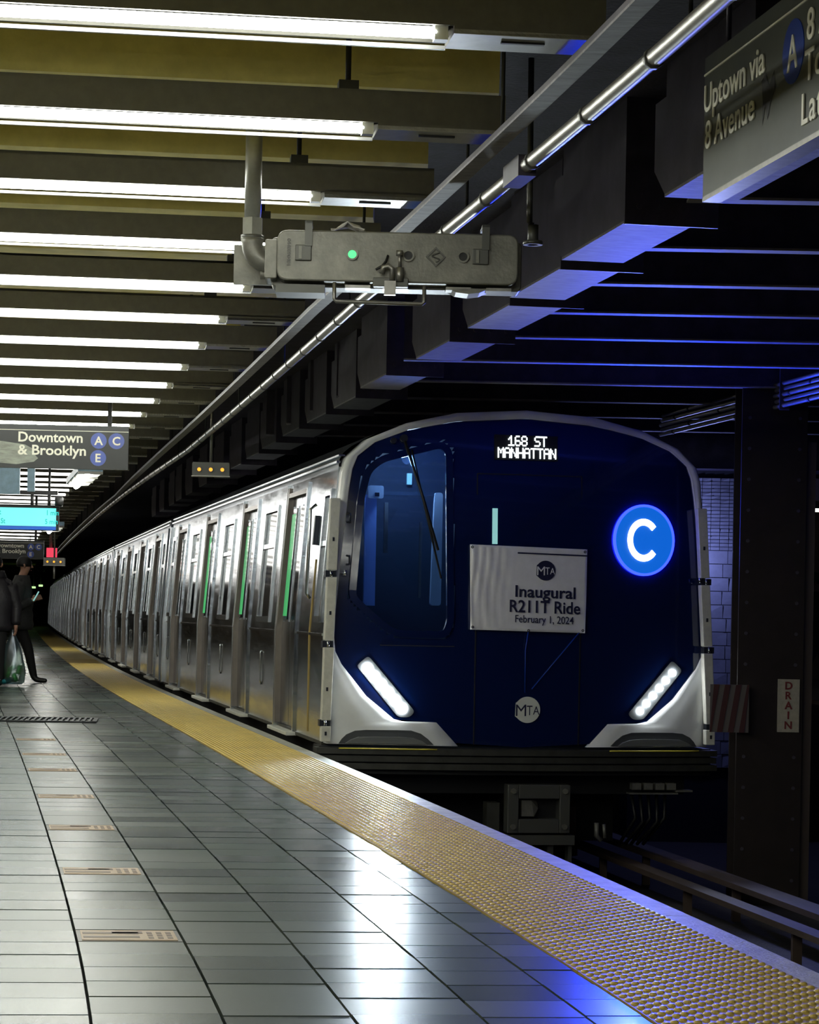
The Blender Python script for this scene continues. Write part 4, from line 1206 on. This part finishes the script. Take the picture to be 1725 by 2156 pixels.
# ================================================================== RIGHT SIDE: column, tiled pier, conduits
cx0, cy0 = 2.565, 18.5
co = thing('steel_column', 'tall brown-black steel column standing between the tracks', 'column', (cx0, cy0, -1.15))
MB().box(0, .51, 0, .03, 0, 4.5).build('front_flange', 'column', co)
MB().box(.235, .275, .03, .40, 0, 4.5).build('web', 'column', co)
MB().box(0, .51, .40, .43, 0, 4.5).build('back_flange', 'column', co)
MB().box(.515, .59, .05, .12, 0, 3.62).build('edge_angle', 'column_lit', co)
for k in range(18):
    for u in (.06, .45): rivet(co, u, 0, .2 + k * .24)
dr = thing('drain_sign', 'cream vertical sign reading DRAIN fixed to the dark column', 'sign', (2.879, 18.485, .206), 0)
MB().box(0, .170, 0, .012, 0, .412).build('plate', 'drain_sign', dr)
for k, chx in enumerate('DRAIN'):
    o = textmesh('lettering', chx, .082, 'drain_red', dr, (0, 0, 0), (1, 0, 0), (0, 0, 1), bold=.0022)
    xs = [v.co.x for v in o.data.vertices]; m0 = (min(xs) + max(xs)) / 2
    for v in o.data.vertices: v.co = (.085 + v.co.x - m0, -.002 + v.co.y, .335 - k * .077 + v.co.z)
hz = thing('hazard_board', 'small striped hazard board fixed low beside the dark column', 'board', (2.345, 18.42, .20), R(-6))
MB().box(0, .30, .006, .02, 0, .37).build('board', 'stripe_white', hz)
for k in range(4):
    x0 = -.03 + k * .085
    pts = [(x0, 0), (x0 + .042, 0), (x0 + .10, .37), (x0 + .058, .37)]
    pts = [(min(.30, max(0, a)), z) for a, z in pts]
    MB().prism(pts, 0, .006).build('stripe', 'stripe_red', hz)
# tiled pier
wr = MB().box(2.20, 3.38, 23.62, 24.5, -1.15, 2.55).build('wall_right', 'wall_grout')
tag(wr, 'dark jointed pier with glazed white tiles behind the train', kind='structure')
def ttile(x0, x1, z0, z1, m_='wall_tile'):
    tl = random.uniform(-.004, .004); t2 = random.uniform(-.006, .006)
    MB().add([(x0, 23.60 + tl, z0), (x1, 23.60 - tl, z0), (x1, 23.62, z0), (x0, 23.62, z0), (x0, 23.60 + t2, z1), (x1, 23.60 - t2, z1), (x1, 23.62, z1), (x0, 23.62, z1)], BOXF).build('wall_tile', m_, wr)
z = -.40
while z < 1.75:
    x = 2.62 + (random.random() * .08)
    while x < 3.34:
        ttile(x, min(3.37, x + .235), z, z + .128); x += .24
    z += .135
while z < 2.45:
    x = 2.62
    while x < 3.20:
        ttile(x, x + .085, z, z + .030); x += .09
    z += .036
MB().box(2.1, 5.0, 23.3, 24.6, 2.55, 3.34).build('pier_head', 'beam', wr)
bl = thing('pier_fill_lamp', 'added unseen blue lamp on the tiled pier behind the train', 'lamp', (2.42, 23.5, 1.72))  # unseen lamp behind the train, added to light the tiled pier blue
MB().box(-.06, .06, .02, .10, -.12, .14).build('added_back_box', 'cast_dark', bl)
MB().tube([(0, -.02, -.09), (0, -.02, .09)], [.05, .05], 12).build('added_lamp_globe', 'blue_glow', bl)
lamp('pier_fill_light', 'POINT', bl, (.05, -.22, .0), (0, -5, 0), 34, (.30, .36, 1.0), .05)

# conduit bundle on the right
for k in range(5):
    z = 2.905 - k * .043; o_ = 3.60 + .012 * (k % 2)
    t = thing('wall_conduit', 'glossy conduit in the bundle at upper right, %s from the top' % ORD[k], 'pipe', (0, 0, 0), 0, 'conduit bundle over the column')
    pts = []
    for i in range(26):
        y = 11 + i * .42
        pts.append((E(y) + o_, y, z))
    MB().tube(pts, .017, 8).build('pipe', 'galv', t)
    for q in range(6):
        i = 3 + q * 4 + k % 3
        if i + 1 < len(pts):
            a_ = Vector(pts[i]); b_ = Vector(pts[i + 1]); MB().tube([a_, a_ + (b_ - a_) * .09], .021, 8).build('coupling', 'black_iron', t)
for q, y in enumerate((13.5, 16.0, 18.3)):
    tag(MB().box(E(y) + 3.57, E(y) + 3.645, y, y + .03, 2.70, 3.36).build('conduit_hanger', 'beam'), 'dark strap hanger behind the conduit bundle, %s from the camera' % ORD[q], 'hanger', 'hangers of the conduit bundle')

# opposite platform glimpsed at the right edge
mb = MB().box(5.2, 9.5, 24, 60, -1.15, 0); tag(mb.build('floor_opposite', 'tile_b'), 'opposite platform floor glimpsed at the right edge', kind='structure')
mb = MB().box(5.6, 9.5, 44, 44.4, 0, 3.3); tag(mb.build('wall_opposite', 'tan_wall'), 'dim tan wall of the opposite platform', kind='structure')
op = thing('ceiling_lamp', 'warm lit lamp over the opposite platform at right edge', 'light fixture', (5.9, 36, 2.72))
MB().box(0, 1.6, 0, .3, .06, .16).build('housing', 'housing', op)
MB().tube([(.02, .1, .04), (1.5, .1, .04)], .03, 8).build('tube', 'white_light', op)
for xx in (.2, 1.3): MB().tube([(xx, .15, .16), (xx, .15, .9)], .012, 6).build('hanger_rod', 'black_iron', op)
eb = thing('platform_edge_strip', 'yellowish edge strip of the opposite platform at right edge', 'platform edge', (5.2, 24, 0))
MB().box(0, .25, 0, 30, .0, .012).build('strip', 'yellow', eb)

# ================================================================== PEOPLE
def skin_body(name, verts, edges, radii, root, m_, parent, sub=2):
    me = bpy.data.meshes.new(name); me.from_pydata(verts, edges, [])
    o = bpy.data.objects.new(name, me); C.objects.link(o)
    o.modifiers.new('skin', 'SKIN'); s2 = o.modifiers.new('sub', 'SUBSURF'); s2.levels = sub; s2.render_levels = sub
    for i, r_ in enumerate(radii):
        sv = me.skin_vertices[0].data[i]; sv.radius = r_ if isinstance(r_, tuple) else (r_, r_); sv.use_root = (i == root)
    dg = bpy.context.evaluated_depsgraph_get()
    m2 = bpy.data.meshes.new_from_object(o.evaluated_get(dg))
    bpy.data.objects.remove(o)
    m2.name = name; m2.materials.clear(); m2.polygons.foreach_set('use_smooth', [True] * len(m2.polygons))
    for q in (m_ if isinstance(m_, list) else [m_]): m2.materials.append(M[q])
    o = bpy.data.objects.new(name, m2); C.objects.link(o)
    if parent: o.parent = parent
    return o
def ell(cx_, cy_, z, rx, ry, n=16, ph=0): return [(cx_ + rx * math.cos(2 * PI * k / n + ph), cy_ + ry * math.sin(2 * PI * k / n + ph), z) for k in range(n)]
def person(label, loc, rz, pose, coat_m, leg_m, hat=None, hood=False, h=1.75):
    """faces local +x ; pose holds hip, feet and hand points"""
    t = thing('person', label, 'person', loc, rz)
    k = h / 1.75
    P = {n_: Vector(q) * k for n_, q in pose.items()}
    V = []; Ed = []; Rd = []
    def add(p, r_, par=None):
        V.append(tuple(p)); Rd.append(r_ * k if not isinstance(r_, tuple) else (r_[0] * k, r_[1] * k))
        if par is not None: Ed.append((par, len(V) - 1))
        return len(V) - 1
    hip = add(P['hip'], .13)
    wst = add(P['hip'].lerp(P['chest'], .5), .13, hip)
    chs = add(P['chest'], .15, wst)
    nck = add(P['neck'], .055, chs)
    jaw = add(P['neck'].lerp(P['head'], .55) + Vector((.02, 0, 0)) * k, .065, nck)
    hd = add(P['head'], .088, jaw)
    add(P['head'] + Vector((-.005, 0, .085)) * k, .065, hd)
    for s_, f_, kn in ((1, 'foot_l', 'knee_l'), (-1, 'foot_r', 'knee_r')):
        hj = add(P['hip'] + Vector((0, .09 * s_, -.05)) * k, .10, hip)
        kj = add(P[kn], .078, hj)
        an = add(P[f_] + Vector((0, 0, .09)) * k, .055, kj)
        hl = add(P[f_] + Vector((.03, 0, .045)) * k, .045, an)
        add(P[f_] + Vector((.19, .02 * s_, .032)) * k, .032, hl)
    arms = []
    for s_, e_, h_ in ((1, 'elbow_l', 'hand_l'), (-1, 'elbow_r', 'hand_r')):
        sj = add(P['chest'] + Vector((0, .19 * s_, .06)) * k, .07, chs)
        ej = add(P[e_], .052, sj)
        wj = add(P[h_], .032, ej)
        arms.append((P[h_], (P[h_] - P[e_]).normalized(), s_, wj))
        d_ = (P[h_] - P[e_]).normalized()
        pm_ = add(P[h_] + d_ * .06 * k, (.030, .020), wj)
        side = Vector((0, 1, 0)).cross(d_).normalized()
        for q in range(4):
            a_ = P[h_] + d_ * (.095) * k + side * (q - 1.5) * .018 * k
            i1 = add(a_, .0105, pm_)
            i2 = add(a_ + d_ * (.032 + .006 * (q in (1, 2))) * k + Vector((.012, -.012 * s_, 0)) * k, .009, i1)
            add(a_ + d_ * .040 * k + Vector((.03, -.026 * s_, 0)) * k, .008, i2)
        th1 = add(P[h_] + d_ * .045 * k - side * .04 * k, .011, pm_)
        add(P[h_] + d_ * .085 * k - side * .05 * k, .009, th1)
    body = skin_body('body', V, Ed, Rd, 0, ['skin', leg_m, 'shoe', coat_m], t)
    me = body.data
    foot_top = .10 * k
    for p in me.polygons:
        z = p.center.z
        if z < foot_top: p.material_index = 2
        elif min((Vector(p.center) - (a_[0] + a_[1] * .09)).length for a_ in arms) < .10 * k: p.material_index = 0
        elif z < P['hip'].z - .02: p.material_index = 1
        elif z < P['neck'].z - .01 * k: p.material_index = 3
        else: p.material_index = 0
    # coat: torso loft and two sleeves in one garment
    b = MB(); hem = P['hip'] + Vector((0, 0, -.18 * k)); rows = []
    for f in range(9):
        g = f / 8
        c_ = hem.lerp(P['chest'], g * 1.0) if g < .8 else hem.lerp(P['chest'], .8).lerp(P['neck'], (g - .8) / .2)
        rx = (.20, .205, .20, .19, .185, .185, .18, .15, .10)[f] * k; ry = (.245, .25, .24, .235, .24, .255, .265, .235, .105)[f] * k
        puff = .012 * k if f % 2 else 0
        rows.append(ell(c_.x, c_.y, c_.z, rx + puff, ry + puff, 18))
    b.loft(rows)
    for s_, e_, h_ in ((1, 'elbow_l', 'hand_l'), (-1, 'elbow_r', 'hand_r')):
        sj = P['chest'] + Vector((0, .20 * s_, .05)) * k
        pts = []; rs = []
        for f in range(11):
            g = f / 10
            p = sj.lerp(P[e_], g * 2) if g < .5 else P[e_].lerp(P[h_], (g - .5) * 2 * .95)
            pts.append(p); rs.append((.098 - .042 * g + (.008 if f % 2 else 0)) * k)
        b.tube(pts, rs, 12)
    b.build('coat', coat_m, t)
    if hood:
        b = MB(); c_ = P['neck']; b.loft([ell(c_.x - .03 * k, c_.y, c_.z - .04 * k + q * .035 * k, (.15 - .012 * q) * k, (.16 - .014 * q) * k, 14) for q in range(4)]); b.build('hood', coat_m, t)
    # hair
    b = MB(); c_ = P['head']; rows = []
    for f in range(7):
        a = R(-25) + R(115) * f / 6
        rows.append(ell(c_.x - .018 * k, c_.y, c_.z + .035 * k + .108 * k * math.sin(a), max(.008, .108 * math.cos(a)) * k, max(.008, .098 * math.cos(a)) * k, 14))
    b.loft(rows); b.build('hair', 'hair', t)
    # face: nose, ears, eyes
    b = MB(); b.add([(c_.x + .085 * k, c_.y - .014 * k, c_.z - .03 * k), (c_.x + .085 * k, c_.y + .014 * k, c_.z - .03 * k), (c_.x + .082 * k, c_.y, c_.z + .03 * k), (c_.x + .115 * k, c_.y, c_.z - .022 * k)], [(0, 1, 3), (1, 2, 3), (2, 0, 3), (0, 2, 1)]); b.build('nose', 'skin', t)
    for s_ in (1, -1):
        b = MB(); b.tube([(c_.x - .005, c_.y + .083 * k * s_, c_.z - .03 * k), (c_.x, c_.y + .10 * k * s_, c_.z), (c_.x - .01, c_.y + .09 * k * s_, c_.z + .025 * k)], .012 * k, 6); b.build('ear', 'skin', t)
        b = MB(); b.tube([(c_.x + .078 * k, c_.y + .032 * k * s_, c_.z + .012 * k), (c_.x + .088 * k, c_.y + .03 * k * s_, c_.z + .012 * k)], .010 * k, 6); b.build('eye', 'hair', t)
    b = MB(); b.tube([(c_.x + .078 * k, c_.y - .022 * k, c_.z - .062 * k), (c_.x + .086 * k, c_.y, c_.z - .06 * k), (c_.x + .078 * k, c_.y + .022 * k, c_.z - .062 * k)], .006 * k, 5); b.build('mouth', 'drain_red', t)
    if hat:
        b = MB(); b.loft([ell(c_.x - .01, c_.y, c_.z + q_[0] * k, q_[1] * k, q_[1] * k * .95, 14) for q_ in ((.02, .115), (.06, .118), (.10, .108), (.14, .075), (.16, .02))]); b.build('hat', hat, t)
    return t, P
POSE_B = dict(hip=(0, 0, .92), chest=(.02, 0, 1.30), neck=(.045, 0, 1.50), head=(.085, 0, 1.63), knee_l=(-.08, .10, .48), foot_l=(-.22, .11, 0), knee_r=(.15, -.09, .49), foot_r=(.24, -.10, 0),
              elbow_l=(-.02, .27, 1.04), hand_l=(.17, .18, 1.14), elbow_r=(-.01, -.27, 1.05), hand_r=(.19, -.15, 1.15))
person('person with short black hair in long dark coat facing the train', (-5.47, 33.2, 0), R(4), POSE_B, 'coat_grey', 'trouser')
POSE_A = dict(hip=(0, 0, .93), chest=(.0, 0, 1.32), neck=(.02, 0, 1.50), head=(.05, 0, 1.64), knee_l=(.12, .10, .50), foot_l=(.10, .11, 0), knee_r=(-.06, -.09, .50), foot_r=(-.22, -.10, 0),
              elbow_l=(-.02, .29, 1.07), hand_l=(.04, .30, .82), elbow_r=(.03, -.28, 1.05), hand_r=(.05, -.30, .80))
pa, PA = person('person in black padded jacket holding a plastic bag, cut by left edge', (-5.52, 31.6, 0), R(-92), POSE_A, 'coat_black', 'trouser', hood=True, h=1.72)
# phone in the other person's hand
ph = MB().obox((-5.20, 33.04, 1.21), (.015, .07, .15), (0, .5, .1)).build('phone', 'cab_light'); tag(ph, 'small lit phone held by the person with short black hair', 'phone')
# carrier bag with cans
bgx, bgy = -5.27, 31.55
b = MB(); prof = [(.02, .02, .76), (.03, .03, .70), (.06, .06, .62), (.10, .09, .52), (.13, .11, .42), (.15, .12, .30), (.155, .125, .18), (.14, .11, .06), (.10, .08, .03)]
rows = []
for q, (rx, ry, z) in enumerate(prof):
    rows.append([(bgx + rx * (1 + .12 * math.sin(5 * a + q)) * math.cos(a) + .02 * (1 - z), bgy + ry * (1 + .12 * math.cos(4 * a + q)) * math.sin(a), z) for a in [2 * PI * i / 20 for i in range(20)]])
b.loft(rows, cap=True)
bg = b.build('carrier_bag', 'bag'); tag(bg, 'thin translucent white plastic bag full of cans, held at left', 'bag')
cans = [(-.05, .03, .17, 20, 'bottle_green'), (.04, .0, .12, -25, 'bottle_green'), (.0, .03, .24, 60, 'bottle_green'), (.085, .05, .22, 10, 'bottle_green'), (-.06, -.06, .07, 80, 'bottle_teal')]
cl = ['green can standing lowest in the plastic bag', 'green can leaning in the middle of the plastic bag', 'green can lying on top of the others in the bag', 'green can at the right side of the plastic bag', 'teal can at the bottom left of the plastic bag']
for (dx, dy, z, an, m_), lab in zip(cans, cl):
    b = MB(); d_ = Vector((math.sin(R(an)), .1, math.cos(R(an)))).normalized() * .06; c_ = Vector((bgx + dx, bgy + dy, z))
    b.tube([c_ - d_, c_ - d_ * .93, c_ + d_ * .85, c_ + d_], [.026, .033, .033, .024], 12)
    tag(b.build('drink_can', m_), lab, 'can', 'cans in the plastic bag')
person('person in green knit hat on the opposite platform at right edge', (5.70, 33, 0), R(180), POSE_B, 'coat_grey', 'jean', hat='knit_green', h=1.72)

# far lamps deep in the station
for k in range(4):
    fx = -19.75 + k * .30; fz = 1.80 + k * .10
    t = thing('far_lamp', 'tiny greenish lamp deep in the station beyond the people, %s from left' % ORD[k], 'lamp', (fx, 120 + k * .4, fz), 0, 'far greenish lamps')
    MB().tube([(-.10, 0, 0), (.10, 0, 0)], .05, 8).build('bulb', 'far_green', t)
    MB().tube([(0, 0, .06), (0, 0, 3.1 - fz)], .02, 6).build('hanger_rod', 'black_iron', t)
